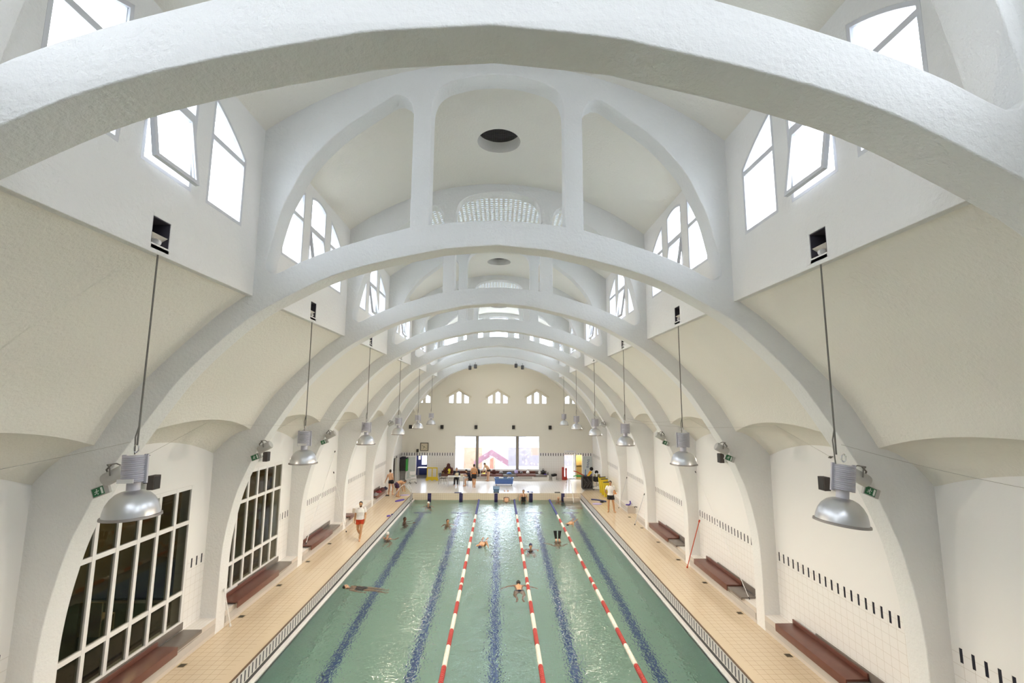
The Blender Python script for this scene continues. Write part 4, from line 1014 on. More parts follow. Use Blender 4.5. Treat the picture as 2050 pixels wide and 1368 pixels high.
bag(.98, 40.75, .475, .24, .14, .16, 'blue_plastic', 'low blue bag on the far bench under the window', 'slate_blue')
bag(1.58, 40.80, .53, .17, .13, .30, 'pale_purple', 'lilac bag on the far bench next to the right window post', 'cloth_grey')
bag(2.0, 40.78, .525, .14, .10, .20, 'cloth_grey', 'grey folded towel on the far bench right of the right window post', None, 'towel', False)
bag(2.55, 40.8, .525, .15, .12, .24, 'cloth_white', 'white bag standing alone on the right part of the far bench', 'cloth_grey')
bag(3.85, 40.82, .475, .15, .13, .36, 'cloth_black', 'black bag at the right end of the far bench')
bag(3.55, 40.88, .475, .12, .08, .26, 'cloth_white', 'small white bag behind the black one at the right end of the far bench')
def cloth(x, y, z, sx, sy, h, m, label, name='towel'):
    b = MB(); n = 12; vs = []
    for i in range(n + 1):
        for j in range(n + 1):
            u, v = i / n * 2 - 1, j / n * 2 - 1; e = max(0, 1 - max(abs(u), abs(v)) ** 3)
            vs.append((x + u * sx * (1 + .08 * sin(5 * v)), y + v * sy * (1 + .1 * sin(4 * u)), z + .004 + h * e * (.6 + .4 * sin(4 * u + 2 * v) * cos(3 * v))))
    m_ = n + 1; b.add(vs, [(i * m_ + j, (i + 1) * m_ + j, (i + 1) * m_ + j + 1, i * m_ + j + 1) for i in range(n) for j in range(n)], 0, True)
    b.add([(vx, vy, z) for vx, vy, vz in vs], [(i * m_ + j, i * m_ + j + 1, (i + 1) * m_ + j + 1, (i + 1) * m_ + j) for i in range(n) for j in range(n)], 0, True)
    tag(b.build(name, m), label, name, 'towels and clothes lying about')
cloth(-1.15, 40.72, .525, .16, .16, .09, 'cloth_yellow', 'yellow towel on the far bench between the black rucksack and the woman')
cloth(4.0, 40.60, .475, .12, .07, .08, 'purple_foam', 'violet cloth at the right end of the far bench')
cloth(-7.80, 32.9, .53, .22, .40, .22, 'cloth_maroon', 'heap of dark red clothes on the left bench beside the bending men', 'clothes')
cloth(-7.78, 32.2, .53, .20, .18, .16, 'cloth_dark_red', 'small red cloth on the left bench beside the bending men', 'clothes')
cloth(-7.80, 31.3, .53, .22, .30, .18, 'cloth_grey', 'grey clothes at the near end of the left bench by the bending men', 'clothes')
cloth(-7.75, 33.65, .48, .20, .28, .20, 'cloth_navy', 'dark blue clothes at the far end of the left bench by the bending men', 'clothes')
b = MB(); b.lathe([(.0, 0), (.035, 0), (.037, .16), (.03, .20), (.014, .235), (.014, .27), (.0, .27)], (4.25, 40.75, .42), 14); tag(b.build('bottle', 'black_plastic'), 'small black bottle at the right end of the far ledge', 'bottle')
# dark hooded jacket over the left part of the bench
r_ = empty('jacket', (-4.10, 40.6, 0)); tag(r_, 'dark brown hooded jacket with a yellow print, propped on the far bench at the left', 'jacket')
b = MB(); b.lathe([(.0, .53), (.30, .54), (.31, .75), (.29, .95), (.22, 1.08), (.13, 1.16), (.0, 1.18)], (0, 0, 0), 20); b.v = [(x, y * .55, z) for x, y, z in b.v]; b.build('body', 'cloth_maroon', r_)
b = MB(); b.ell((0, -.02, 1.22), (.15, .13, .17)); b.build('hood', 'cloth_maroon', r_)
b = MB(); b.ell((.07, -.155, .82), (.12, .02, .15), 16, 8); b.box((-.03, -.175, .58), (.17, -.15, .65)); b.build('print', 'cloth_yellow', r_)
b = MB(); b.tube([(-.27, 0, 1.0), (-.36, -.08, .80), (-.38, -.10, .62)], [.09, .085, .07], 10); b.build('sleeve', 'cloth_maroon', r_)
b = MB(); b.tube([(.27, 0, 1.0), (.33, -.08, .80), (.34, -.10, .62)], [.09, .085, .07], 10); b.build('sleeve', 'cloth_maroon', r_)
b = MB(); b.box((-.34, -.13, .9), (-.30, -.02, 1.0)); b.box((-.42, -.19, .60), (-.38, -.06, .66)); b.build('badge', 'cloth_yellow', r_)

# table and chairs
def make_table(x0, x1, y0, y1, label):
    r_ = empty('folding_table', (0, 0, 0)); tag(r_, label, 'table')
    t = MB(); t.rbox((x0, y0, .735), (x1, y1, .77), .01); t.build('table_top', 'white_paint', r_)
    for px, py in ((x0 + .06, y0 + .06), (x1 - .06, y0 + .06), (x0 + .06, y1 - .06), (x1 - .06, y1 - .06)):
        l = MB(); l.tube([(px, py, 0), (px, py, .737)], .018, 8); l.build('leg', 'lamp_housing', r_)
make_table(-3.85, -2.55, 37.42, 38.05, 'pale table on the far deck with two people sitting at it')
def make_chair(name, x, y, rz, m, label):
    r_ = empty(name, (x, y, 0), rz); tag(r_, label, 'chair', 'chairs around the far table')
    s_ = MB(); s_.rbox((-.21, -.21, .43), (.21, .21, .455), .01); s_.build('seat', m, r_)
    b_ = MB(); n = 8; vs = [(-.21 + .42 * i / n, .20 + .03 * (1 - (2 * i / n - 1) ** 2) + .05 * j, .55 + .28 * j) for j in (0, 1) for i in range(n + 1)]; vs += [(a, q + .018, c) for a, q, c in vs]
    k = n + 1; f_ = [(i, i + 1, k + i + 1, k + i) for i in range(n)] + [(2 * k + i + 1, 2 * k + i, 3 * k + i, 3 * k + i + 1) for i in range(n)] + [(k + i, k + i + 1, 3 * k + i + 1, 3 * k + i) for i in range(n)] + [(i + 1, i, 2 * k + i, 2 * k + i + 1) for i in range(n)] + [(0, k, 3 * k, 2 * k), (n, 2 * k + n, 3 * k + n, k + n)]
    b_.add(vs, f_, 0, True); b_.build('backrest', m, r_)
    for px in (-1, 1):
        l = MB(); l.tube([(px * .19, -.18, .43), (px * .22, -.22, 0)], .012, 8); l.build('leg', 'dark_steel', r_)
        l = MB(); l.tube([(px * .20, .24, .82), (px * .19, .19, .43), (px * .22, .25, 0)], .012, 8); l.build('leg', 'dark_steel', r_)
make_chair('stacking_chair', -4.35, 38.75, R(75), 'black_plastic', 'empty dark chair on the far deck at the left end of the table')
make_chair('stacking_chair', -3.22, 38.35, R(0), 'black_plastic', 'dark chair under the person sitting behind the far table')
make_chair('stacking_chair', -2.12, 37.85, R(-78), 'black_plastic', 'dark chair under the person sitting at the right end of the far table')
for i, (x, y, h, m, lb) in enumerate(((-3.12, 37.6, .26, 'cloth_cream', 'tall beige box on the far table in front of the sitting person'), (-2.75, 37.55, .17, 'cloth_cream', 'small beige box on the far table towards its right end'))):
    b = MB(); b.rbox((x - .11, y - .08, .77), (x + .11, y + .08, .77 + h), .01); b.box((x - .112, y - .082, .77 + h * .7), (x + .112, y + .082, .77 + h * .74)); tag(b.build('cardboard_box', m), lb, 'box', 'boxes on the far table')
b = MB(); b.box((-2.85, 37.7, .771), (-2.6, 37.95, .778)); tag(b.build('paper_sheet', 'paper'), 'white sheets lying at the right end of the far table', 'paper')

# blue trolley, starting block, things at the pool's far edge
r_ = empty('equipment_trolley', (.52, 38.25, 0)); tag(r_, 'blue box trolley standing in the middle of the far deck', 'trolley')
b = MB(); tp = [(-.73, -.28), (.73, -.28), (.73, .28), (-.73, .28)]; bt = [(-.68, -.24), (.68, -.24), (.68, .24), (-.68, .24)]
b.add([(x, y, .12) for x, y in bt] + [(x, y, .56) for x, y in tp] + [(x * .95, y * .92, .56) for x, y in tp] + [(x * .95, y * .92, .18) for x, y in bt], [(3, 2, 1, 0)] + [(i, (i + 1) % 4, 4 + (i + 1) % 4, 4 + i) for i in range(4)] + [(4 + i, 4 + (i + 1) % 4, 8 + (i + 1) % 4, 8 + i) for i in range(4)] + [(8 + i, 8 + (i + 1) % 4, 12 + (i + 1) % 4, 12 + i) for i in range(4)] + [(12, 13, 14, 15)]); b.build('body', 'blue_plastic', r_)
b = MB(); b.rbox((-.76, -.31, .50), (.76, -.27, .575), .01); b.rbox((-.76, .27, .50), (.76, .31, .575), .01); b.rbox((-.76, -.31, .50), (-.72, .31, .575), .01); b.rbox((.72, -.31, .50), (.76, .31, .575), .01); b.build('rim', 'slate_blue', r_)
b = MB(); b.box((-.62, -.262, .20), (.62, -.255, .44)); b.build('side_panel', 'blue_plastic', r_)
b = MB(); b.box((-.66, -.25, .09), (.66, -.22, .13)); b.build('base_rail', 'white_paint', r_)
for x in (-.6, .6):
    for y in (-.2, .2):
        b = MB(); b.lathe([(.0, -.02), (.055, -.02), (.055, .02), (.0, .02)], (x, y, .055), 14, 0, 'x'); b.build('wheel', 'rubber_black', r_)
for i in range(4):
    pass
b = MB(); b.rbox((.12, 38.13, .19), (.47, 38.37, .60), .02); tag(b.build('kickboard', 'cloth_white'), 'white float stacked in the blue trolley at its left', 'kickboard', 'floats in the blue trolley')
b = MB(); b.tube([(.72, 38.2, .45), (.85, 38.2, .62), (1.05, 38.25, .60)], .04, 10); tag(b.build('foam_noodle', 'cloth_white'), 'white foam noodle bent over the right end of the blue trolley', 'noodle')
r_ = empty('starting_block', (-.07, 35.12, 0)); tag(r_, 'blue starting block on the pool edge in front of the blue trolley', 'starting block')
b = MB(); b.add([(-.24, -.2, .24), (.24, -.2, .24), (.24, .26, .36), (-.24, .26, .36), (-.24, -.2, .29), (.24, -.2, .29), (.24, .26, .41), (-.24, .26, .41)], [(0, 3, 2, 1), (4, 5, 6, 7), (0, 1, 5, 4), (1, 2, 6, 5), (2, 3, 7, 6), (3, 0, 4, 7)]); b.build('platform', 'slate_blue', r_)
b = MB(); b.rbox((-.2, -.15, 0), (.2, .2, .27), .015); b.build('pedestal', 'slate_blue', r_)
b = MB(); b.box((-.2, -.155, .03), (.2, -.15, .07)); b.build('stripe', 'gutter_dark', r_)
b = MB(); b.rbox((-3.06, 34.92, .0), (-2.55, 35.12, .035), .012); tag(b.build('kickboard', 'navy_foam'), 'dark blue kickboard lying on the far pool edge', 'kickboard', 'kickboards left on the deck')
for n, (x, y) in enumerate(((2.25, 35.3), (2.5, 35.22))):
    r_ = empty('flip_flop', (x, y, 0), R(40 + 15 * n)); tag(r_, '%s slipper of the blue pair on the far pool edge' % ('first' if n == 0 else 'second'), 'slipper', 'blue slippers on the far edge')
    b = MB(); b.prism(rounded([(-.05, -.13), (.05, -.13), (.045, .13), (-.045, .13)], [.05] * 4), 0, .03, 'z'); b.build('sole', 'navy_foam', r_)
    h = MB(); h.tube([(-.05, -.02, .02), (-.03, -.03, .07), (.03, -.03, .07), (.05, -.02, .02)], .018, 6); h.build('strap', 'blue_plastic', r_)
b = MB(); b.rbox((4.15, 35.05, 0), (4.55, 35.17, .05), .015); tag(b.build('kickboard', 'black_plastic'), 'black float on the far pool edge left of the grab rails', 'kickboard', 'kickboards left on the deck')

# bin, red stand, banner, sign, clock
r_ = empty('waste_bin', (4.78, 40.95, 0)); tag(r_, 'white waste bin with a black liner, right end of the far bench', 'bin')
b = MB(); b.lathe([(.0, 0), (.17, 0), (.21, .42), (.19, .42), (.16, .03), (.0, .03)], (0, 0, 0), 20); b.build('bucket', 'white_paint', r_)
b = MB(); b.lathe([(.205, .30), (.235, .34), (.26, .42), (.24, .47), (.17, .46), (.10, .44), (.0, .43)], (0, 0, 0), 18); b.v = [(x * (1 + .06 * sin(9 * x + 7 * y)), y, z + .02 * sin(14 * x)) for x, y, z in b.v]; b.build('liner', 'rubber_black', r_)
r_ = empty('red_stand', (5.68, 40.95, 0)); tag(r_, 'red upright stand with two panels, left of the frosted glass door', 'stand')
for i, (a, c) in enumerate(((-.22, -.03), (.06, .2))):
    b = MB(); b.rbox((a, -.06, 0), (c, .06, 1.04 - .06 * i), .012); b.build('panel', 'red_plastic', r_)
b = MB(); b.rbox((-.22, -.10, 0), (.22, .10, .26), .015); b.build('base', 'red_plastic', r_)
r_ = empty('wall_clock', (-6.25, YW - .04, 2.67)); tag(r_, 'square white clock in a black frame above the far-left door', 'clock')
b = MB(); q = [(-.34, -.34), (.34, -.34), (.34, .34), (-.34, .34)]; b.ringprism(q, inset(q, .045), -.03, .04, 'y'); b.build('clock_frame', 'black_plastic', r_)
b = MB(); b.box((-.30, .0, -.30), (.30, .03, .30)); b.build('dial', 'cloth_cream', r_)
b = MB()
for i in range(12):
    a = 2 * pi * i / 12; b.box((.25 * sin(a) - .012, -.004, .25 * cos(a) - .012), (.25 * sin(a) + .012, .0, .25 * cos(a) + .012))
b.build('hour_mark', 'black_plastic', r_)
for nm, a, l, w_ in (('minute_hand', R(-57), .25, .012), ('hour_hand', R(-150), .16, .016)):
    b = MB(); b.box((-w_, -.012, -.05), (w_, -.006, l), 0); rot = Matrix.Rotation(a, 3, 'Y'); b.v = [tuple(rot @ Vector(p)) for p in b.v]; b.build(nm, 'black_plastic', r_)
b = MB(); rot = Matrix.Rotation(R(122), 3, 'Y'); b.box((-.006, -.016, -.05), (.006, -.012, .26)); b.v = [tuple(rot @ Vector(p)) for p in b.v]; b.build('second_hand', 'black_plastic', r_)
r_ = empty('door_sign', (6.22, YW - .03, 2.32)); tag(r_, 'long white sign with grey lettering above the far-right door', 'sign')
b = MB(); b.rbox((-.52, -.01, -.09), (.52, .025, .09), .008); b.build('board', 'white_paint', r_)
def text_mesh(name, body, size, m, parent, loc, rot=(R(90), 0, 0), align='CENTER'):
    cu = bpy.data.curves.new(name, 'FONT'); cu.body = body; cu.size = size; cu.extrude = .003; cu.align_x = align; cu.align_y = 'CENTER'
    t = bpy.data.objects.new(name + '_tmp', cu); COL.objects.link(t)
    dg = bpy.context.evaluated_depsgraph_get(); dg.update(); me = bpy.data.meshes.new_from_object(t.evaluated_get(dg)); bpy.data.objects.remove(t)
    me.materials.clear(); me.materials.append(MATS[m]); o = bpy.data.objects.new(name, me); COL.objects.link(o); o.parent = parent; o.location = loc; o.rotation_euler = rot; return o
text_mesh('lettering', 'LE BASSIN', .13, 'lamp_housing', r_, (0, -.016, 0))
r_ = empty('banner', (7.72, YW - .03, 1.3)); tag(r_, 'white panel with upright blue lettering beside the far-right corridor', 'banner')
b = MB(); b.box((-.42, .0, -1.30), (.36, .02, .62)); b.build('panel', 'frosted_panel', r_)
text_mesh('lettering', 'BAINS', .27, 'room_blue', r_, (.02, -.004, .02), (R(90), R(-82), 0))
# doors
DOOR = [0]
def door_leaf(x, y, rz, w_, h_, label, inner, rail=.07, knob=True):
    DOOR[0] += 1; r_ = empty('door_%d' % DOOR[0], (x, y, 0), rz); tag(r_, label, 'door', None, 'structure')
    q = [(0, .02), (w_, .02), (w_, h_), (0, h_)]; b = MB(); b.ringprism(q, inset(q, rail), -.025, .025, 'y'); b.build('door_frame', 'white_paint', r_)
    g = MB(); i = inset(q, rail); g.prism(i, -.008, .008, 'y'); g.build('panel', inner, r_)
    if knob: k = MB(); k.tube([(w_ - .05, -.06, 1.0), (w_ - .16, -.06, 1.0)], .012, 8); k.tube([(w_ - .05, -.06, 1.0), (w_ - .05, 0, 1.0)], .012, 8); k.build('handle', 'chrome', r_)
    return r_
d_ = door_leaf(-6.93, YW - .03, R(-142), .93, 1.93, 'white-framed glazed door standing open on the far left', 'frosted_panel')
b = MB(); b.box((.30, -.014, 1.25), (.62, -.008, 1.62)); b.build('notice', 'paper', d_)
door_leaf(5.65, YW + .12, 0, .91, 2.10, 'frosted white glass door on the far right, bright with daylight', 'window_glass')
door_leaf(-8.24, 37.62, R(90), 1.76, 2.08, 'white-framed glazed double door in the left wall at the far end', 'window_glass', .08)
b = MB(); b.box((-5.95, YW - .02, 0), (-5.62, YW, 1.95)); tag(b.build('trim_70', 'white_paint'), 'white door panel right of the far-left office doorway', 'panel', None, 'structure')
b = MB(); b.box((6.58, YW - .03, 0), (6.70, YW + .02, 2.15)); tag(b.build('trim_71', 'white_paint'), 'white post between the frosted door and the corridor on the far right', 'post', None, 'structure')
r_ = empty('office_desk', (-6.45, 43.0, 0)); tag(r_, 'white-topped desk inside the blue office on the far left', 'desk')
b = MB(); b.rbox((-.6, -.3, .70), (.5, .3, .74), .008); b.build('desk_top', 'white_paint', r_)
for px in (-.55, .45):
    for py in (-.25, .25): l = MB(); l.tube([(px, py, .005), (px, py, .70)], .018, 8); l.build('leg', 'aluminium', r_)
b = MB(); b.box((-7.12, 43.585, 1.32), (-6.92, 43.6, 1.66)); tag(b.build('notice_sheet', 'paper'), 'white sheet pinned to the blue office wall on the far left', 'notice')

# cabinet, barrier, transfer chair
r_ = empty('wall_cabinet', (-7.78, 40.9, 0)); tag(r_, 'black and green cabinet hung on the wall in the far left corner', 'cabinet')
b = MB(); b.rbox((-.32, -.55, .78), (.16, .28, 1.78), .02); b.build('body', 'black_plastic', r_)
b = MB(); b.rbox((.15, -.56, .76), (.30, .28, 1.80), .03); b.build('door', 'green_plastic', r_)
b = MB(); b.rbox((-.34, -.58, 1.76), (.28, .28, 1.86), .03); b.build('lid', 'cloth_navy', r_)
r_ = empty('safety_barrier', (-5.43, 40.45, 0)); tag(r_, 'yellow plastic safety barrier standing by the far-left doorway', 'barrier')
b = MB()
for x in (-.40, 0, .40): b.rbox((x - .035, -.03, .25), (x + .035, .03, 1.05), .012)
b.rbox((-.435, -.03, .97), (.435, .03, 1.06), .012); b.build('rail_frame', 'yellow_plastic', r_)
b = MB(); b.prism(rounded([(-.52, .0), (-.30, .0), (-.26, .07), (-.10, .07), (-.06, 0), (.10, 0), (.14, .07), (.30, .07), (.34, 0), (.52, 0), (.50, .14), (.43, .29), (-.43, .29), (-.50, .14)], [.02] * 14, 3), -.09, .09, 'y'); b.build('base', 'yellow_plastic', r_)
r_ = empty('shower_chair', (-6.75, 39.0, 0), R(20)); tag(r_, 'white tubular wheeled chair in front of the open far-left door', 'chair')
b = MB()
for s in (-1, 1):
    b.tube([(s * .22, .25, .05), (s * .22, .22, .9), (s * .22, .30, .95)], .018, 8); b.tube([(s * .22, -.25, .05), (s * .22, -.22, .66), (s * .22, .22, .66)], .018, 8)
    b.tube([(s * .22, -.25, .12), (s * .22, .25, .12)], .018, 8)
for z, y in ((.12, .25), (.45, -.22), (.9, .22)): b.tube([(-.22, y, z), (.22, y, z)], .016, 8)
b.build('tube_frame', 'white_paint', r_)
b = MB(); b.rbox((-.22, -.22, .44), (.22, .2, .48), .012); b.build('seat', 'white_paint', r_)
b = MB(); b.rbox((-.21, .21, .62), (.21, .24, .88), .01); b.build('backrest', 'white_paint', r_)
for s in (-1, 1):
    for y in (-.25, .25): w_ = MB(); w_.lathe([(.0, -.015), (.06, -.015), (.06, .015), (.0, .015)], (s * .22, y, .06), 14, 0, 'x'); w_.build('wheel', 'rubber_black', r_)

# grab rails of the pool ladders
def hoop(x, y, m, label, pts, name='grab_rail'):
    b = MB(); b.tube([(x + p[0], y + p[1], p[2]) for p in pts], .022, 10); tag(b.build(name, m), label, 'grab rail', 'grab rails of the pool ladders')
hp = [(-1.05, 0, .01), (-.93, 0, .30), (-.66, 0, .72), (-.48, 0, .90), (-.28, 0, .95), (-.08, 0, .86), (.06, 0, .62), (.10, 0, .30), (.10, 0, -.9)]
hoop(-5.85, 32.5, 'chrome', 'chrome grab rail at the far left corner of the pool, the nearer of the two', hp)
hoop(-5.85, 33.0, 'chrome', 'chrome grab rail at the far left corner of the pool, the farther of the two', hp)
hoop(4.9, 34.8, 'chrome', 'grey grab rail of the far right pool steps, left one', [(.35, .9, 0), (.35, .9, .85), (.32, .82, .93), (.1, .1, .85), (.0, -.15, .5), (.0, -.2, -.9)])
hoop(5.3, 34.6, 'white_paint', 'white grab rail of the far right pool steps, right one', [(.0, 1.0, 0), (.0, 1.0, .85), (-.0, .9, .93), (.02, .2, .6), (.03, -.1, .2), (.04, -.6, -.3), (.04, -.7, -1.1)])

# foam boards and noodles on the deck
def board(x, y, z, rz, m, label, sx=.26, sy=.15):
    b = MB(); n = 24; b.prism([(x + cos(rz) * u - sin(rz) * v, y + sin(rz) * u + cos(rz) * v) for u, v in [(sx * cos(2 * pi * k / n) ** 1, sy * sin(2 * pi * k / n)) for k in range(n)]], z, z + .035, 'z'); tag(b.build('kickboard', m), label, 'kickboard', 'kickboards left on the deck')
board(-6.38, 32.25, 0, R(60), 'purple_foam', 'purple foam board on the left deck by the grab rails, nearer one', .42, .17); board(-6.42, 34.05, 0, R(20), 'pale_purple', 'pale purple foam board on the left deck by the grab rails, farther one', .32, .16)
board(-6.12, 27.95, 0, R(85), 'purple_foam', 'small purple foam board at the left pool edge behind the lifeguard', .16, .10); board(6.42, 31.2, 0, R(0), 'pale_purple', 'pale purple foam disc on the right deck by the blue noodle', .30, .22)
board(-6.0, 28.3, .0, R(85), 'navy_foam', 'tiny dark float at the left pool edge near the bathers', .12, .05)
b = MB(); b.tube([(6.30, 32.5, .045), (6.55, 32.42, .045), (6.82, 32.2, .045), (7.15, 31.85, .045)], .045, 12); tag(b.build('foam_noodle', 'navy_foam'), 'dark blue foam noodle lying on the right deck beside the lifeguard in black shorts', 'noodle', 'foam noodles about the pool')
b = MB(); b.ell((6.85, 31.75, .05), (.12, .16, .05)); b.tube([(6.80, 31.7, .08), (6.85, 31.85, .12), (6.92, 31.75, .08)], .014, 6); tag(b.build('pouch', 'cloth_black'), 'small black pouch under the blue noodle on the right deck', 'pouch')
b = MB(); b.tube([(7.62, 28.62, .50), (7.82, 28.72, .47), (8.0, 29.05, .49), (8.06, 29.35, .54)], .04, 12); tag(b.build('foam_noodle', 'purple_foam'), 'purple foam noodle on the near end of the right ledge', 'noodle', 'foam noodles about the pool')
for i, (x, y) in enumerate(((-7.58, 33.86), (-7.62, 34.02))):
    r_ = empty('flip_flop', (x, y, 0), R(-70)); tag(r_, '%s black sandal on the left deck at the feet of the bending man' % ('nearer', 'farther')[i], 'slipper', 'black sandals on the left deck')
    b = MB(); b.prism(rounded([(-.05, -.13), (.05, -.13), (.045, .13), (-.045, .13)], [.05] * 4), 0, .03, 'z'); b.build('sole', 'rubber_black', r_)
    h = MB(); h.tube([(-.05, -.02, .02), (-.03, -.03, .07), (.03, -.03, .07), (.05, -.02, .02)], .018, 6); h.build('strap', 'rubber_black', r_)
r_ = empty('wall_tap', (8.1, 28.2, 0)); tag(r_, 'black tap with a coiled hose in the gap of the right ledge', 'tap')
b = MB(); b.tube([(.05, 0, .45), (-.08, 0, .47), (-.12, -.02, .42)], .022, 8); b.build('spout', 'black_plastic', r_)
b = MB(); b.tube([(-.05 + .02 * cos(a), .13 * cos(a), .27 + .13 * sin(a)) for a in [2 * pi * i / 16 for i in range(33)]], .014, 6); b.build('hose', 'ledge_panel', r_)

# net bin with noodles, lift, yellow mats
r_ = empty('net_bin', (6.72, 36.35, 0)); tag(r_, 'tall black mesh bin holding coloured foam noodles by the far right corner', 'bin')
b = MB(); q = [(-.36, -.28), (.36, -.28), (.36, .28), (-.36, .28)]
for x, y in q: b.box((x - .015, y - .015, .08), (x + .015, y + .015, 1.05))
for z in (.10, 1.03): b.box((-.37, -.29, z - .015), (.37, -.26, z + .015)); b.box((-.37, .26, z - .015), (.37, .29, z + .015)); b.box((-.37, -.29, z - .015), (-.34, .29, z + .015)); b.box((.34, -.29, z - .015), (.37, .29, z + .015))
b.build('bin_frame', 'dark_steel', r_)
b = MB()
for y in (-.275, .275): b.box((-.345, y - .004, .12), (.345, y + .004, 1.0))
for x in (-.355, .355): b.box((x - .004, -.26, .12), (x + .004, .26, 1.0))
b.build('mesh_side', 'cloth_black', r_)
b = MB()
for i in range(9):
    a = -.3 + i * .075; b.tube([(a, -.283, .14 + .1 * (i % 3)), (a + .12, -.283, .5 + .1 * (i % 2)), (a - .02, -.283, .95 - .12 * (i % 4))], .006, 5)
b.build('netting', 'cloth_grey', r_)
for x, y in q: w_ = MB(); w_.lathe([(.0, -.015), (.04, -.015), (.04, .015), (.0, .015)], (x * .92, y * .9, .042), 12, 0, 'x'); w_.build('wheel', 'chrome', r_)
for m, lb, pts in (('orange_plastic', 'orange noodle sticking up out of the mesh bin', [(6.62, 36.3, .4), (6.75, 36.25, 1.0), (6.98, 36.2, 1.38)]), ('yellow_plastic', 'yellow noodle sticking up out of the mesh bin', [(6.70, 36.2, .4), (6.80, 36.15, 1.0), (7.06, 36.1, 1.34)]),
                   ('red_plastic', 'thin red noodle reaching left out of the mesh bin', [(6.60, 36.4, .6), (6.48, 36.4, 1.05), (6.0, 36.5, 1.28), (5.75, 36.5, 1.34)]), ('green_foam', 'green noodle reaching left out of the mesh bin', [(6.60, 36.3, .6), (6.42, 36.3, 1.02), (6.0, 36.4, 1.03), (5.72, 36.4, .97)]),
                   ('blue_plastic', 'blue noodle standing up in the mesh bin', [(6.62, 36.5, .5), (6.66, 36.5, 1.2), (6.66, 36.5, 1.45)]), ('purple_foam', 'purple noodle at the right of the mesh bin', [(6.95, 36.25, .5), (6.98, 36.22, 1.0), (7.08, 36.2, 1.15)])):
    b = MB(); b.tube(pts, .035 if m not in ('orange_plastic', 'yellow_plastic') else .055, 10); tag(b.build('foam_noodle', m), lb, 'noodle', 'noodles in the mesh bin')
r_ = empty('pool_hoist', (7.55, 36.35, 0)); tag(r_, 'white wheeled pool hoist with a black seat and two round black pads, far right corner', 'hoist')
b = MB(); b.rbox((-.42, -.28, .10), (.28, -.22, .17), .015); b.rbox((-.42, .22, .10), (.28, .28, .17), .015); b.rbox((-.38, -.25, .17), (.1, .25, .22), .015); b.build('base', 'white_paint', r_)
b = MB(); b.tube([(-.36, .1, .2), (-.36, .1, .9), (-.42, .05, 1.40)], .045, 10); b.tube([(-.1, .05, .2), (-.08, .02, .62)], .05, 10); b.tube([(.16, .05, .2), (.12, .02, .62)], .05, 10); b.tube([(-.08, 0, .9), (-.08, 0, 1.22)], .07, 10); b.build('column', 'white_paint', r_)
b = MB(); b.rbox((-.32, -.25, .60), (.26, .2, .95), .05); b.build('seat', 'cloth_black', r_)
b = MB(); b.rbox((-.24, .02, .95), (.2, .12, 1.12), .03); b.build('backrest', 'corridor_tan', r_)
for (x, z) in ((-.46, 1.52), (-.08, 1.28)): p_ = MB(); p_.lathe([(.0, -.05), (.10, -.05), (.135, -.02), (.135, .02), (.10, .05), (.0, .05)], (x, .0, z), 20, 0, 'y'); p_.build('pad', 'cloth_black', r_)
for x in (-.36, .22):
    for y in (-.25, .25): w_ = MB(); w_.lathe([(.0, -.02), (.05, -.02), (.05, .02), (.0, .02)], (x, y, .052), 12, 0, 'x'); w_.build('wheel', 'rubber_black', r_)
for i, (y, h, m, lb) in enumerate(((35.2, 1.12, 'yellow_foam', 'yellow foam mat leaning at the back of the stack behind the right lifeguard'), (34.45, 1.10, 'yellow_plastic', 'bright yellow foam mat in the middle of the stack behind the right lifeguard'), (33.65, 1.02, 'yellow_foam', 'yellow foam mat at the front of the stack behind the right lifeguard'))):
    r_ = empty('foam_mat', (7.72 - .02 * i, y - .12, 0), R(-100)); tag(r_, lb, 'mat', 'yellow mats behind the right lifeguard'); r_.rotation_euler = (0, R(-12), R(-70))
    b = MB(); b.rbox((-.05, -.30, 0.015), (.05, .30, h), .02); b.build('mat_body', m, r_)
    b = MB(); b.box((-.056, -.28, h - .06), (.056, .28, h + .006)); b.build('edge_strip', 'dark_steel', r_)
for x, y, z, m, lb in ((7.95, 33.0, .43, 'yellow_plastic', 'small yellow cone on the right ledge behind the lifeguard in black shorts'), (7.85, 32.4, .43, 'orange_plastic', 'small orange cone on the right ledge behind the lifeguard in black shorts')):
    b = MB(); b.lathe([(.0, .0), (.15, .0), (.15, .02), (.11, .02), (.03, .26), (.0, .27)], (x, y, z), 16); tag(b.build('marker_cone', m), lb, 'cone', 'marker cones on the right ledge')
# things in the small pool room
b = MB(); b.rbox((-11.3, 14.0, .0), (-10.7, 14.05, .9), .02); b.rbox((-11.3, 14.0, .42), (-10.7, 14.5, .46), .02); b.rbox((-11.3, 14.45, 0), (-11.25, 14.5, .45), .01); b.rbox((-10.75, 14.45, 0), (-10.7, 14.5, .45), .01); tag(b.build('plastic_chair', 'corridor_tan'), 'dim yellowish chair inside the small pool room behind the nearer glazing', 'chair')
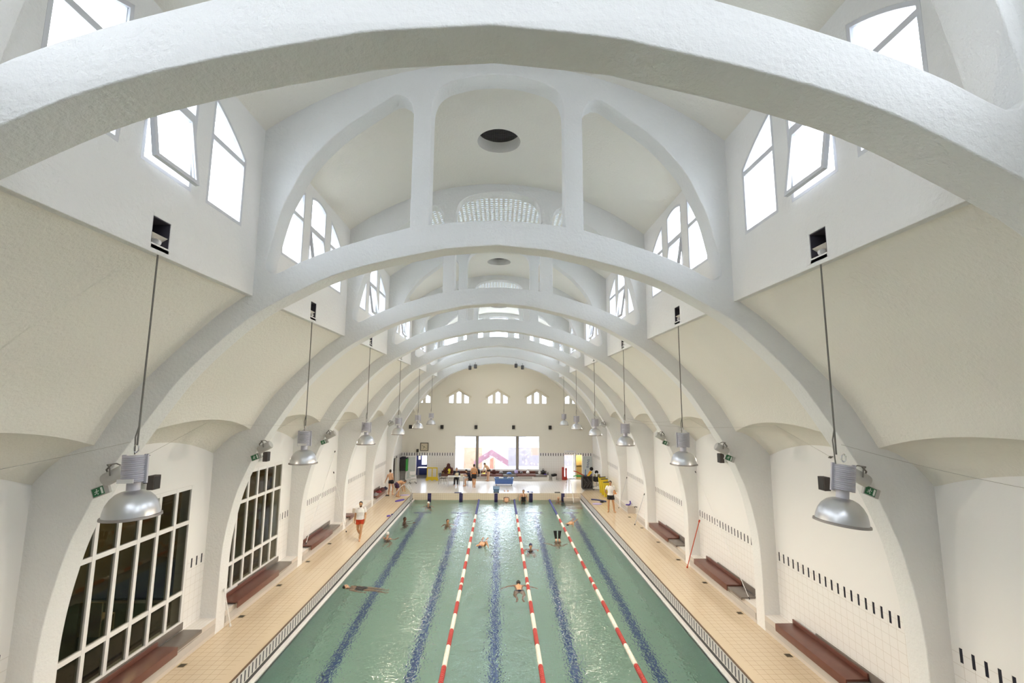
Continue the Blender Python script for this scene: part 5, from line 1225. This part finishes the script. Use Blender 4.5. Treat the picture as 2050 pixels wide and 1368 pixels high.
# ------------------------------------------------------------------ people
V = Vector
STAND = dict(pelvis=(0, 0, .95), waist=(0, .005, 1.09), chest=(0, 0, 1.28), neck=(0, .015, 1.46), head=(0, -.015, 1.635),
             sh_l=(.175, .01, 1.42), sh_r=(-.175, .01, 1.42), el_l=(.225, .03, 1.13), el_r=(-.225, .03, 1.13), wr_l=(.235, -.04, .88), wr_r=(-.235, -.04, .88),
             hip_l=(.09, 0, .92), hip_r=(-.09, 0, .92), kn_l=(.10, -.02, .50), kn_r=(-.10, -.02, .50), an_l=(.10, .025, .085), an_r=(-.10, .025, .085), toe_l=(.125, -.14, .03), toe_r=(-.125, -.14, .03))
def torso_rings(mb, J, grow, lo, hi, mi=0, cap=True):
    """lofted trunk from pelvis to neck; lo/hi are stations 0..7"""
    pel, wa, ch, ne = (V(J[k]) for k in ('pelvis', 'waist', 'chest', 'neck'))
    uh = (V(J['hip_l']) - V(J['hip_r'])).normalized(); us = (V(J['sh_l']) - V(J['sh_r'])).normalized()
    sh = (V(J['sh_l']) + V(J['sh_r'])) / 2
    d0 = (pel - wa).normalized()
    st = [(pel + d0 * .13, .075, .07, 0), (pel + d0 * .07, .15, .105, 0), (pel, .165, .115, 0), (pel.lerp(wa, .55), .155, .105, .2), (wa, .140, .097, .4), (wa.lerp(ch, .5), .152, .105, .7), (ch, .168, .115, .9), (sh.lerp(ch, .25), .165, .10, 1), (sh.lerp(ne, .55), .105, .075, 1), (ne, .062, .060, 1)]
    st = st[lo:hi + 1]; n = 20; vs = []
    for i, (p, w_, d_, t) in enumerate(st):
        a = st[max(i - 1, 0)][0]; b = st[min(i + 1, len(st) - 1)][0]; tan = (b - a).normalized()
        u = uh.lerp(us, t).normalized(); u = (u - tan * u.dot(tan)).normalized(); v = tan.cross(u)
        for k in range(n):
            c, s = cos(2 * pi * k / n), sin(2 * pi * k / n)
            vs.append(p + u * (w_ + grow) * math.copysign(abs(c) ** .85, c) + v * (d_ + grow) * math.copysign(abs(s) ** .85, s))
    m = len(st)
    fs = [(i * n + k, i * n + (k + 1) % n, (i + 1) * n + (k + 1) % n, (i + 1) * n + k) for i in range(m - 1) for k in range(n)]
    if cap: fs += [tuple(range(n - 1, -1, -1)), tuple((m - 1) * n + k for k in range(n))]
    mb.add(vs, fs, mi, True)
def limb(mb, a, b, rs, n=14, ends=True, mi=0):
    a, b = V(a), V(b); m = len(rs)
    mb.tube([a.lerp(b, i / (m - 1)) for i in range(m)], list(rs), n, mi)
    if ends: mb.ell(a, (rs[0],) * 3, n, 8, mi); mb.ell(b, (rs[-1],) * 3, n, 8, mi)
def hand(mb, wr, d, palm_n, thumb_side, curl=.35, fr=.0098):
    """palm, four unequal curled fingers and a thumb from the side of the palm near its base"""
    d = V(d).normalized(); nrm = V(palm_n); nrm = (nrm - d * nrm.dot(d)).normalized(); t = d.cross(nrm) * thumb_side
    rot = Matrix((t, nrm, d)).transposed(); wr = V(wr)
    mb.ell(wr + d * .045, (.040, .017, .052), 12, 8, 0, rot); mb.ell(wr, (.027, .022, .03), 10, 7, 0, rot)
    for off, ln in ((.028, .070), (.010, .080), (-.009, .074), (-.027, .058)):
        p0 = wr + d * .075 + t * off * .9; d1 = (d * cos(curl) + nrm * sin(curl)); p1 = p0 + d1 * ln * .5 + t * off * .12; d2 = (d * cos(2.1 * curl) + nrm * sin(2.1 * curl)); p2 = p1 + d2 * ln * .5
        mb.tube([p0, p1, p2], [fr, fr * .96, fr * .82], 8); mb.ell(p2, (fr * .82,) * 3, 8, 6); mb.ell(p1, (fr,) * 3, 8, 6)
    q0 = wr + d * .02 + t * .026; q1 = q0 + (t * .72 + d * .62 + nrm * .25).normalized() * .042; q2 = q1 + (d * .85 + t * .25 + nrm * .45).normalized() * .034
    mb.tube([q0, q1, q2], [.0135, .0115, .0095], 8); mb.ell(q2, (.0095,) * 3, 8, 6); mb.ell(q1, (.0115,) * 3, 8, 6)
def remesh(mb, name, mats, voxel, smooth=2):
    me = bpy.data.meshes.new(name + '_tmp'); me.from_pydata(mb.v, [], mb.f)
    o = bpy.data.objects.new(name + '_tmp', me); COL.objects.link(o)
    r = o.modifiers.new('r', 'REMESH'); r.mode = 'VOXEL'; r.voxel_size = voxel; r.use_smooth_shade = True
    s = o.modifiers.new('s', 'SMOOTH'); s.factor = .5; s.iterations = smooth
    dg = bpy.context.evaluated_depsgraph_get(); dg.update()
    m2 = bpy.data.meshes.new_from_object(o.evaluated_get(dg)); bpy.data.objects.remove(o); bpy.data.meshes.remove(me)
    m2.name = name; m2.materials.clear()
    for m in mats: m2.materials.append(MATS[m])
    for p in m2.polygons: p.use_smooth = True
    ob = bpy.data.objects.new(name, m2); COL.objects.link(ob); return ob
def person(label, mw, pose, skin='skin_light', hair='hair_dark', face=(0, -1, 0), wear=(), hair_kind='short', beard=False, voxel=.0105, curl=.35, scale=1.0, hands=None, group=None):
    J = dict(STAND); J.update(pose); mb = MB()
    torso_rings(mb, J, 0, 0, 9)
    for s in 'lr':
        sh, el, wr, hp, kn, an, to = (V(J[k + '_' + s]) for k in ('sh', 'el', 'wr', 'hip', 'kn', 'an', 'toe'))
        limb(mb, sh, el, (.056, .052, .048, .042)); limb(mb, el, wr, (.042, .042, .036, .027))
        mb.ell(sh.lerp(V(J['chest']), .18), (.075, .07, .075), 12, 8)
        limb(mb, hp, kn, (.092, .088, .074, .058)); limb(mb, kn, an, (.056, .059, .050, .037))
        heel = an + (an - kn).normalized() * .045 + (an - to).normalized() * .03
        mb.ell(heel, (.034,) * 3, 10, 7); mb.tube([heel, an.lerp(to, .45) + (an - kn).normalized() * .018, to], [.034, .042, .030], 12); mb.ell(to, (.032, .032, .022), 10, 7)
        sid = 1 if s == 'l' else -1
        pn = V((-sid, 0, 0)) if hands is None else V(hands.get('n_' + s, (-sid, 0, 0)))
        hand(mb, wr, (wr - el), pn, -1 if s == 'l' else 1, curl)
    hc = V(J['head']); ne = V(J['neck']); f = V(face).normalized(); up = (hc - ne).normalized() if hair_kind != 'x' else V((0, 0, 1))
    up = (up * .6 + V(J.get('head_up', up)) * .4).normalized(); f = (f - up * f.dot(up)).normalized(); rt = f.cross(up)
    rot = Matrix((rt, f, up)).transposed()
    P = lambda a, b, c: hc + rt * a + f * b + up * c
    mb.tube([ne - up * .03, ne.lerp(hc, .5), hc - up * .03], [.062, .055, .058], 14)
    mb.ell(hc + up * .015, (.077, .096, .103), 18, 12, 0, rot); mb.ell(P(0, .028, -.055), (.056, .060, .062), 14, 9, 0, rot); mb.ell(P(0, .058, -.092), (.026, .022, .020), 10, 7, 0, rot)
    mb.tube([P(0, .090, .018), P(0, .108, -.018), P(0, .088, -.026)], [.009, .014, .010], 8)
    for a in (-1, 1): mb.ell(P(a * .078, -.005, -.008), (.010, .020, .032), 8, 7, 0, rot); mb.ell(P(a * .034, .083, .030), (.022, .010, .008), 8, 6, 0, rot)
    body = remesh(mb, 'person', [skin, 'eye_dark', 'lip', 'beard' if beard else skin], voxel)
    me = body.data
    for p in me.polygons:
        c = p.center; q = V((c[0], c[1], c[2])) - hc; a, b, cc = q.dot(rt), q.dot(f), q.dot(up)
        if b > .055 and abs(cc - .012) < .010 and .018 < abs(a) < .048: p.material_index = 1
        elif b > .06 and abs(cc + .055) < .009 and abs(a) < .026: p.material_index = 2
        elif beard and b > -.01 and -.125 < cc < -.028 and not (abs(a) < .03 and cc > -.045): p.material_index = 3
    tag(body, label, 'person', group)
    if hair_kind in ('short', 'long', 'bun'):
        h = MB(); h.ell(P(0, -.014, .032), (.082, .094, .096), 20, 12, 0, rot); h.ell(P(0, -.03, -.01), (.076, .072, .085), 16, 10, 0, rot)
        if hair_kind == 'long': h.ell(P(0, -.05, -.09), (.075, .055, .12), 14, 9, 0, rot)
        if hair_kind == 'bun': h.ell(P(0, -.10, .06), (.035, .035, .035), 12, 8, 0, rot)
        remesh(h, 'hair', [hair], .008, 1).parent = body
    elif hair_kind == 'cap':
        h = MB(); h.ell(P(0, -.012, .034), (.084, .099, .098), 20, 12, 0, rot); remesh(h, 'swim_cap', [hair], .008, 1).parent = body
    for w_ in wear:
        kind, m = w_[0], w_[1]; g = MB()
        if kind == 'shirt':
            torso_rings(g, J, .020, 2, 8)
            for s in 'lr': limb(g, J['sh_' + s], V(J['sh_' + s]).lerp(V(J['el_' + s]), .62), (.075, .070, .066), 14, False); g.ell(J['sh_' + s], (.074,) * 3, 12, 8)
            g.tube([V(J['neck']) - V((0, 0, .02)), V(J['neck']) + V((0, -.003, .03))], [.09, .07], 14)
            nm = 'shirt'
        elif kind == 'jumper':
            torso_rings(g, J, .026, 2, 9)
            for s in 'lr': limb(g, J['sh_' + s], J['el_' + s], (.075, .068, .062)); limb(g, J['el_' + s], V(J['el_' + s]).lerp(V(J['wr_' + s]), .9), (.06, .052, .044))
            nm = 'jumper'
        elif kind == 'shorts':
            t = w_[2] if len(w_) > 2 else .5
            torso_rings(g, J, .014, 0, 3)
            for s in 'lr': a = V(J['hip_' + s]); b = a.lerp(V(J['kn_' + s]), t); g.tube([a - (b - a) * .1, a.lerp(b, .5), b], [.108, .107, .108], 16)
            nm = 'shorts'
        elif kind == 'waistband':
            torso_rings(g, J, .019, 3, 4); nm = 'waistband'
        elif kind == 'trunks':
            torso_rings(g, J, .009, 0, 2)
            for s in 'lr': a = V(J['hip_' + s]); b = a.lerp(V(J['kn_' + s]), .12); g.tube([a, b], [.104, .103], 16)
            nm = 'swim_trunks'
        elif kind == 'trousers':
            torso_rings(g, J, .014, 0, 3)
            for s in 'lr': limb(g, J['hip_' + s], J['kn_' + s], (.105, .095, .078)); limb(g, J['kn_' + s], V(J['kn_' + s]).lerp(V(J['an_' + s]), .92), (.078, .07, .058))
            nm = 'trousers'
        elif kind == 'swimsuit':
            torso_rings(g, J, .008, 0, 6); 
            for a in (-.075, .075):
                us = (V(J['sh_l']) - V(J['sh_r'])).normalized(); c = V(J['chest']) + us * a; q = (V(J['sh_l']) + V(J['sh_r'])) / 2 + us * a * 1.2
                fw = us.cross((V(J['neck']) - V(J['chest'])).normalized()) * -1
                up_ = (V(J['neck']) - V(J['chest'])).normalized()
                g.tube([c + fw * .115, q + fw * .085 + up_ * .01, q + up_ * .05, q - fw * .09, c - fw * .11], .016, 8)
            nm = 'swimsuit'
        remesh(g, nm, [m], .012, 1).parent = body
    body.matrix_world = mw @ Matrix.Scale(scale, 4)
    return body
def at(x, y, z=0, rz=0): return Matrix.Translation((x, y, z)) @ Matrix.Rotation(R(rz), 4, 'Z')

# lifeguards
person('lifeguard in a white T-shirt and red shorts walking along the left side of the pool', at(-6.38, 23.2, 0, 8),
       dict(pelvis=(0, 0, .94), kn_l=(.07, -.13, .52), an_l=(.03, -.12, .09), toe_l=(.035, -.30, .035), kn_r=(-.10, .03, .50), an_r=(-.02, .27, .20), toe_r=(-.03, .16, .07), hip_l=(.09, -.01, .92),
            el_r=(-.235, .06, 1.14), wr_r=(-.255, .03, .87), el_l=(.235, .0, 1.14), wr_l=(.22, -.12, .90), head=(0, -.035, 1.635)),
       'skin_tan', 'hair_dark', (0, -1, -.25), (('shirt', 'cloth_white'), ('shorts', 'cloth_red', .46)), 'short', True, .008, .4, 1.0)
person('lifeguard in a white T-shirt and black shorts standing on the right side of the pool', at(6.79, 28.97, 0, -6),
       dict(kn_l=(.15, -.02, .50), an_l=(.19, .02, .085), toe_l=(.26, -.13, .03), kn_r=(-.13, -.02, .50), an_r=(-.13, .02, .085), toe_r=(-.19, -.13, .03), el_l=(.25, .04, 1.15), wr_l=(.19, -.17, 1.06), el_r=(-.30, .10, 1.16), wr_r=(-.18, .16, .98), head=(-.01, -.03, 1.64)),
       'skin_tan', 'hair_dark', (-.45, -1, -.3), (('shirt', 'cloth_white'), ('shorts', 'cloth_black', .52)), 'short', False, .008, .7, 1.03)
# two men at the left bench
person('man in black swim shorts seen from behind, reaching down to the left bench', at(-7.42, 34.2, 0, 165),
       dict(pelvis=(0, .02, .93), waist=(.03, .0, 1.07), chest=(.08, -.05, 1.25), neck=(.13, -.10, 1.42), head=(.16, -.15, 1.58), sh_l=(.30, -.07, 1.34), sh_r=(-.04, -.06, 1.42), el_l=(.42, -.16, 1.10), wr_l=(.55, -.20, .86), el_r=(-.16, .08, 1.20), wr_r=(-.14, -.05, 1.0),
            kn_l=(.12, -.02, .50), an_l=(.15, .03, .085), toe_l=(.18, -.13, .03), kn_r=(-.12, -.03, .50), an_r=(-.13, .02, .085), toe_r=(-.15, -.14, .03)),
       'skin_light', 'hair_dark', (.4, -1, -.6), (('shorts', 'cloth_black', .34),), 'short', False, .0105, .5)
person('man in dark purple shorts bent double beside the left grab rails', at(-6.76, 33.5, 0, 130),
       dict(pelvis=(0, .14, .88), waist=(0, .02, .98), chest=(0, -.17, 1.0), neck=(0, -.36, .95), head=(0, -.50, .98), sh_l=(.17, -.31, .95), sh_r=(-.17, -.31, .95), el_l=(.20, -.38, .66), wr_l=(.17, -.44, .42), el_r=(-.20, -.36, .66), wr_r=(-.17, -.42, .42),
            hip_l=(.09, .14, .86), hip_r=(-.09, .14, .86), kn_l=(.12, .02, .47), kn_r=(-.12, .02, .47), an_l=(.13, .06, .085), an_r=(-.13, .06, .085), toe_l=(.15, -.10, .03), toe_r=(-.15, -.10, .03)),
       'skin_tan', 'hair_brown', (0, -.55, -1), (('shorts', 'cloth_purple', .55),), 'short', False, .0105, .5, .97)
# far deck
SIT = dict(pelvis=(0, .05, .52), waist=(0, .06, .67), chest=(0, .02, .87), neck=(0, -.01, 1.05), head=(0, -.05, 1.21), sh_l=(.17, 0, 1.0), sh_r=(-.17, 0, 1.0), el_l=(.23, -.12, .78), el_r=(-.23, -.12, .78), wr_l=(.12, -.33, .835), wr_r=(-.12, -.33, .835),
           hip_l=(.09, .03, .52), hip_r=(-.09, .03, .52), kn_l=(.11, -.38, .50), kn_r=(-.11, -.38, .50), an_l=(.11, -.36, .085), an_r=(-.11, -.36, .085), toe_l=(.12, -.53, .03), toe_r=(-.12, -.53, .03))
person('person in a dark top sitting behind the far table facing the pool', at(-3.22, 38.36, 0, 0), SIT, 'skin_light', 'hair_brown', (0, -1, -.2), (('jumper', 'cloth_navy'), ('trousers', 'cloth_black')), 'short', False, .0105, .4, 1.0)
S2 = dict(SIT); S2.update(waist=(0, .0, .67), chest=(0, -.10, .86), neck=(0, -.20, 1.02), head=(0, -.30, 1.15), sh_l=(.17, -.15, .98), sh_r=(-.17, -.15, .98), el_l=(.20, -.32, .80), el_r=(-.20, -.32, .80), wr_l=(.08, -.52, .835), wr_r=(-.08, -.52, .835))
person('person in dark clothes with bare legs leaning over the right end of the far table', at(-2.12, 37.85, 0, -78), S2, 'skin_light', 'hair_dark', (0, -.8, -.8), (('shirt', 'cloth_navy'), ('shorts', 'cloth_black', .5)), 'long', False, .0105, .4, 1.0)
person('man in black shorts with an orange waistband standing with his back to the pool', at(-1.78, 37.1, 0, 172),
       dict(el_l=(.24, .05, 1.14), wr_l=(.25, -.02, .88), el_r=(-.25, .0, 1.14), wr_r=(-.24, -.16, .95), an_l=(.05, .03, .085), toe_l=(.06, -.14, .03), an_r=(-.06, .03, .085), toe_r=(-.08, -.14, .03), kn_l=(.07, -.02, .5), kn_r=(-.08, -.02, .5)),
       'skin_tan', 'hair_dark', (-.4, -1, 0), (('shorts', 'cloth_black', .55), ('waistband', 'cloth_orange')), 'short', False, .0105, .4, 1.0)
person('bather in black trunks leaning over the bench in front of the far window', at(-.80, 40.22, 0, -55),
       dict(pelvis=(0, .10, .90), waist=(0, .03, 1.03), chest=(0, -.10, 1.18), neck=(0, -.23, 1.30), head=(0, -.33, 1.42), sh_l=(.17, -.18, 1.27), sh_r=(-.17, -.18, 1.27), el_l=(.22, -.28, 1.0), wr_l=(.20, -.36, .76), el_r=(-.20, -.30, 1.0), wr_r=(-.17, -.40, .76),
            hip_l=(.09, .09, .88), hip_r=(-.09, .09, .88), kn_l=(.09, .04, .48), kn_r=(-.09, .02, .48)),
       'skin_light', 'hair_brown', (0, -1, -.6), (('shorts', 'cloth_black', .22),), 'short', False, .0105, .4, .97)
# people in the water
TREAD = dict(el_l=(.33, -.12, 1.25), wr_l=(.40, -.30, 1.33), el_r=(-.33, -.12, 1.25), wr_r=(-.40, -.30, 1.33), kn_l=(.14, -.20, .58), kn_r=(-.14, -.15, .56), an_l=(.16, .10, .30), an_r=(-.16, .12, .28), toe_l=(.18, .05, .12), toe_r=(-.18, .05, .12))
WZ = -.47
def tread(label, x, y, rz, head_top, skin, hair, kind, wear=(('trunks', 'cloth_navy'),), extra=None, face=(0, -1, .1)):
    p = dict(TREAD); p.update(extra or {})
    return person(label, at(x, y, WZ + head_top - 1.76, rz), p, skin, hair, face, wear, kind, False, .0115, .3, 1.0)
person('woman in a black swimsuit standing in the water against the far pool wall', at(1.87, 34.60, -1.46, 0), dict(el_l=(.27, .04, 1.18), wr_l=(.30, -.06, .95), el_r=(-.27, .04, 1.18), wr_r=(-.30, -.06, .95)), 'skin_light', 'hair_brown', (0, -1, -.1), (('swimsuit', 'cloth_black'),), 'bun', False, .0105)
tread('dark-haired bather holding the left edge of the pool with an outstretched arm', -5.32, 28.5, 90, .30, 'skin_brown', 'hair_dark', 'short', extra=dict(el_r=(-.24, -.28, 1.40), wr_r=(-.15, -.52, 1.44)), face=(-.6, -1, 0))
tread('bather in a white cap near the left edge of the pool, behind the walking lifeguard', -5.53, 25.2, 160, .33, 'skin_light', 'cap_white', 'cap', (('swimsuit', 'cloth_black'),))
tread('bather in a white cap far off in the leftmost lane near the end wall', -4.59, 32.9, 0, .28, 'skin_light', 'cap_white', 'cap', (('swimsuit', 'cloth_black'),))
tread('brown-haired bather with only the head showing in the second lane from the left', -2.80, 28.15, 20, .27, 'skin_tan', 'hair_brown', 'short')
tread('swimmer in a navy cap coming towards the camera right of the middle lane', 1.64, 23.5, 0, .24, 'skin_light', 'cap_navy', 'cap', (('swimsuit', 'cloth_navy'),), dict(el_l=(.34, -.10, 1.40), wr_l=(.32, -.33, 1.50), el_r=(-.34, -.10, 1.40), wr_r=(-.32, -.33, 1.50)))
tread('bald bather resting against the far pool wall beside the rightmost lane rope', 4.36, 34.62, -20, .30, 'skin_light', 'skin_light', 'none')
def laid(x, y, z, head_deg, prone, tilt=0):
    """lying body: head points to head_deg (0 = +x), face down when prone; tilt lifts the head"""
    a = R(head_deg); h = V((cos(a) * cos(R(tilt)), sin(a) * cos(R(tilt)), sin(R(tilt)))); nrm = V((0, 0, -1 if prone else 1))
    zf_ = (nrm - h * h.dot(nrm)).normalized(); yl = -zf_; xl = yl.cross(h)
    m = Matrix((xl, yl, h)).transposed().to_4x4()
    return Matrix.Translation((x, y, z)) @ m
SW = dict(an_l=(.12, .10, .13), toe_l=(.13, .08, -.02), an_r=(-.12, .10, .13), toe_r=(-.13, .08, -.02), kn_l=(.10, .0, .5), kn_r=(-.10, .0, .5))
q = dict(SW); q.update(el_l=(.40, -.02, 1.36), wr_l=(.60, -.02, 1.22), el_r=(-.40, -.02, 1.36), wr_r=(-.62, -.02, 1.22), head=(0, .03, 1.63), kn_l=(.17, .05, .55), an_l=(.10, .08, .20), kn_r=(-.17, .05, .55), an_r=(-.10, .08, .20))
person('dark-haired man in blue trunks swimming away from the camera beside the middle rope', laid(.88, 17.55, WZ - .17, 90, True, 4), q, 'skin_tan', 'hair_dark', (0, -1, .4), (('trunks', 'cloth_navy'),), 'short', False, .0105)
q = dict(SW); q.update(el_l=(.24, .06, 1.14), wr_l=(.25, .10, .90), el_r=(-.24, .06, 1.14), wr_r=(-.25, .10, .90))
person('dark-haired woman in a black swimsuit floating on her back by the left edge', laid(-4.02, 18.98, WZ - .50, 187, False, 17), q, 'skin_light', 'hair_dark', (0, -1, .2), (('swimsuit', 'cloth_black'),), 'long', False, .0105)
q = dict(SW); q.update(el_l=(.30, .24, 1.58), wr_l=(.42, .10, 1.80), el_r=(-.22, -.2, 1.2), wr_r=(-.2, -.3, .95))
person('front-crawl swimmer with one bent arm out of the water, left of the middle rope', laid(-.55, 25.35, WZ - .12, 262, True, 4), q, 'skin_tan', 'cap_navy', (0, -1, .5), (('trunks', 'cloth_navy'),), 'cap', False, .0105)
q = dict(SW); q.update(el_l=(.28, .20, 1.55), wr_l=(.36, .08, 1.76), el_r=(-.22, -.2, 1.2), wr_r=(-.2, -.3, .95))
person('crawling swimmer with a raised elbow beside the rightmost lane rope', laid(4.75, 29.4, WZ - .13, 245, True, 3), q, 'skin_tan', 'hair_dark', (0, -1, .3), (('trunks', 'cloth_navy'),), 'short', False, .0105)
q = dict(SW); q.update(el_l=(.24, -.10, 1.2), wr_l=(.22, -.2, 1.0), el_r=(-.24, -.1, 1.2), wr_r=(-.22, -.2, 1.0))
person('bather bent face-down in the shallow water at the far wall, only the pale back showing', laid(.66, 34.55, WZ - .06, 270, True, -24) @ Matrix.Translation((0, 0, -1.28)), q, 'skin_light', 'hair_brown', (0, -1, 0), (('trunks', 'cloth_navy'),), 'short', False, .0115)
q = dict(kn_l=(.13, -.30, .86), an_l=(.09, -.04, 1.20), toe_l=(.08, .05, 1.45), kn_r=(-.13, -.30, .86), an_r=(-.09, -.04, 1.20), toe_r=(-.08, .05, 1.45), el_l=(.30, -.15, 1.2), wr_l=(.45, -.25, 1.3), el_r=(-.38, -.05, 1.42), wr_r=(-.62, -.05, 1.50))
q = dict(pelvis=(0, 0, .55), waist=(0, -.02, .42), chest=(0, -.06, .24), neck=(0, -.10, .06), head=(0, -.12, -.10), sh_l=(.17, -.06, .10), sh_r=(-.17, -.06, .10), el_l=(.30, -.1, .30), wr_l=(.42, -.15, .50), el_r=(-.34, -.05, .36), wr_r=(-.62, -.05, .52), hip_l=(.09, 0, .58), hip_r=(-.09, 0, .58), kn_l=(.10, -.20, .86), kn_r=(-.10, -.20, .86), an_l=(.075, .06, 1.02), an_r=(-.075, .06, 1.02), toe_l=(.08, .08, 1.10), toe_r=(-.08, .08, 1.10))
b_ = person('diving bather upside down with two black fins sticking out of the water', at(3.10, 24.85, WZ - .98, 0), q, 'skin_light', 'hair_dark', (0, -1, 0), (('trunks', 'cloth_navy'),), 'short', False, .0115)
for s in (-1, 1):
    g = MB(); g.add([(s * .08 - .05, .04, 1.03), (s * .08 + .05, .04, 1.03), (s * .08 + .05, .09, 1.03), (s * .08 - .05, .09, 1.03), (s * .12 - .085, .08, 1.42), (s * .12 + .085, .08, 1.42), (s * .12 + .085, .095, 1.42), (s * .12 - .085, .095, 1.42)], [(0, 3, 2, 1), (4, 5, 6, 7), (0, 1, 5, 4), (1, 2, 6, 5), (2, 3, 7, 6), (3, 0, 4, 7)])
    g.build('swim_fin', 'rubber_black', b_)
person('person in a white T-shirt standing in the dim small pool room behind the left glazing', at(-9.2, 10.35, 0, 200), dict(), 'skin_tan', 'hair_dark', (0, -1, -.2), (('shirt', 'cloth_cream'), ('trousers', 'cloth_navy')), 'short', False, .0115)
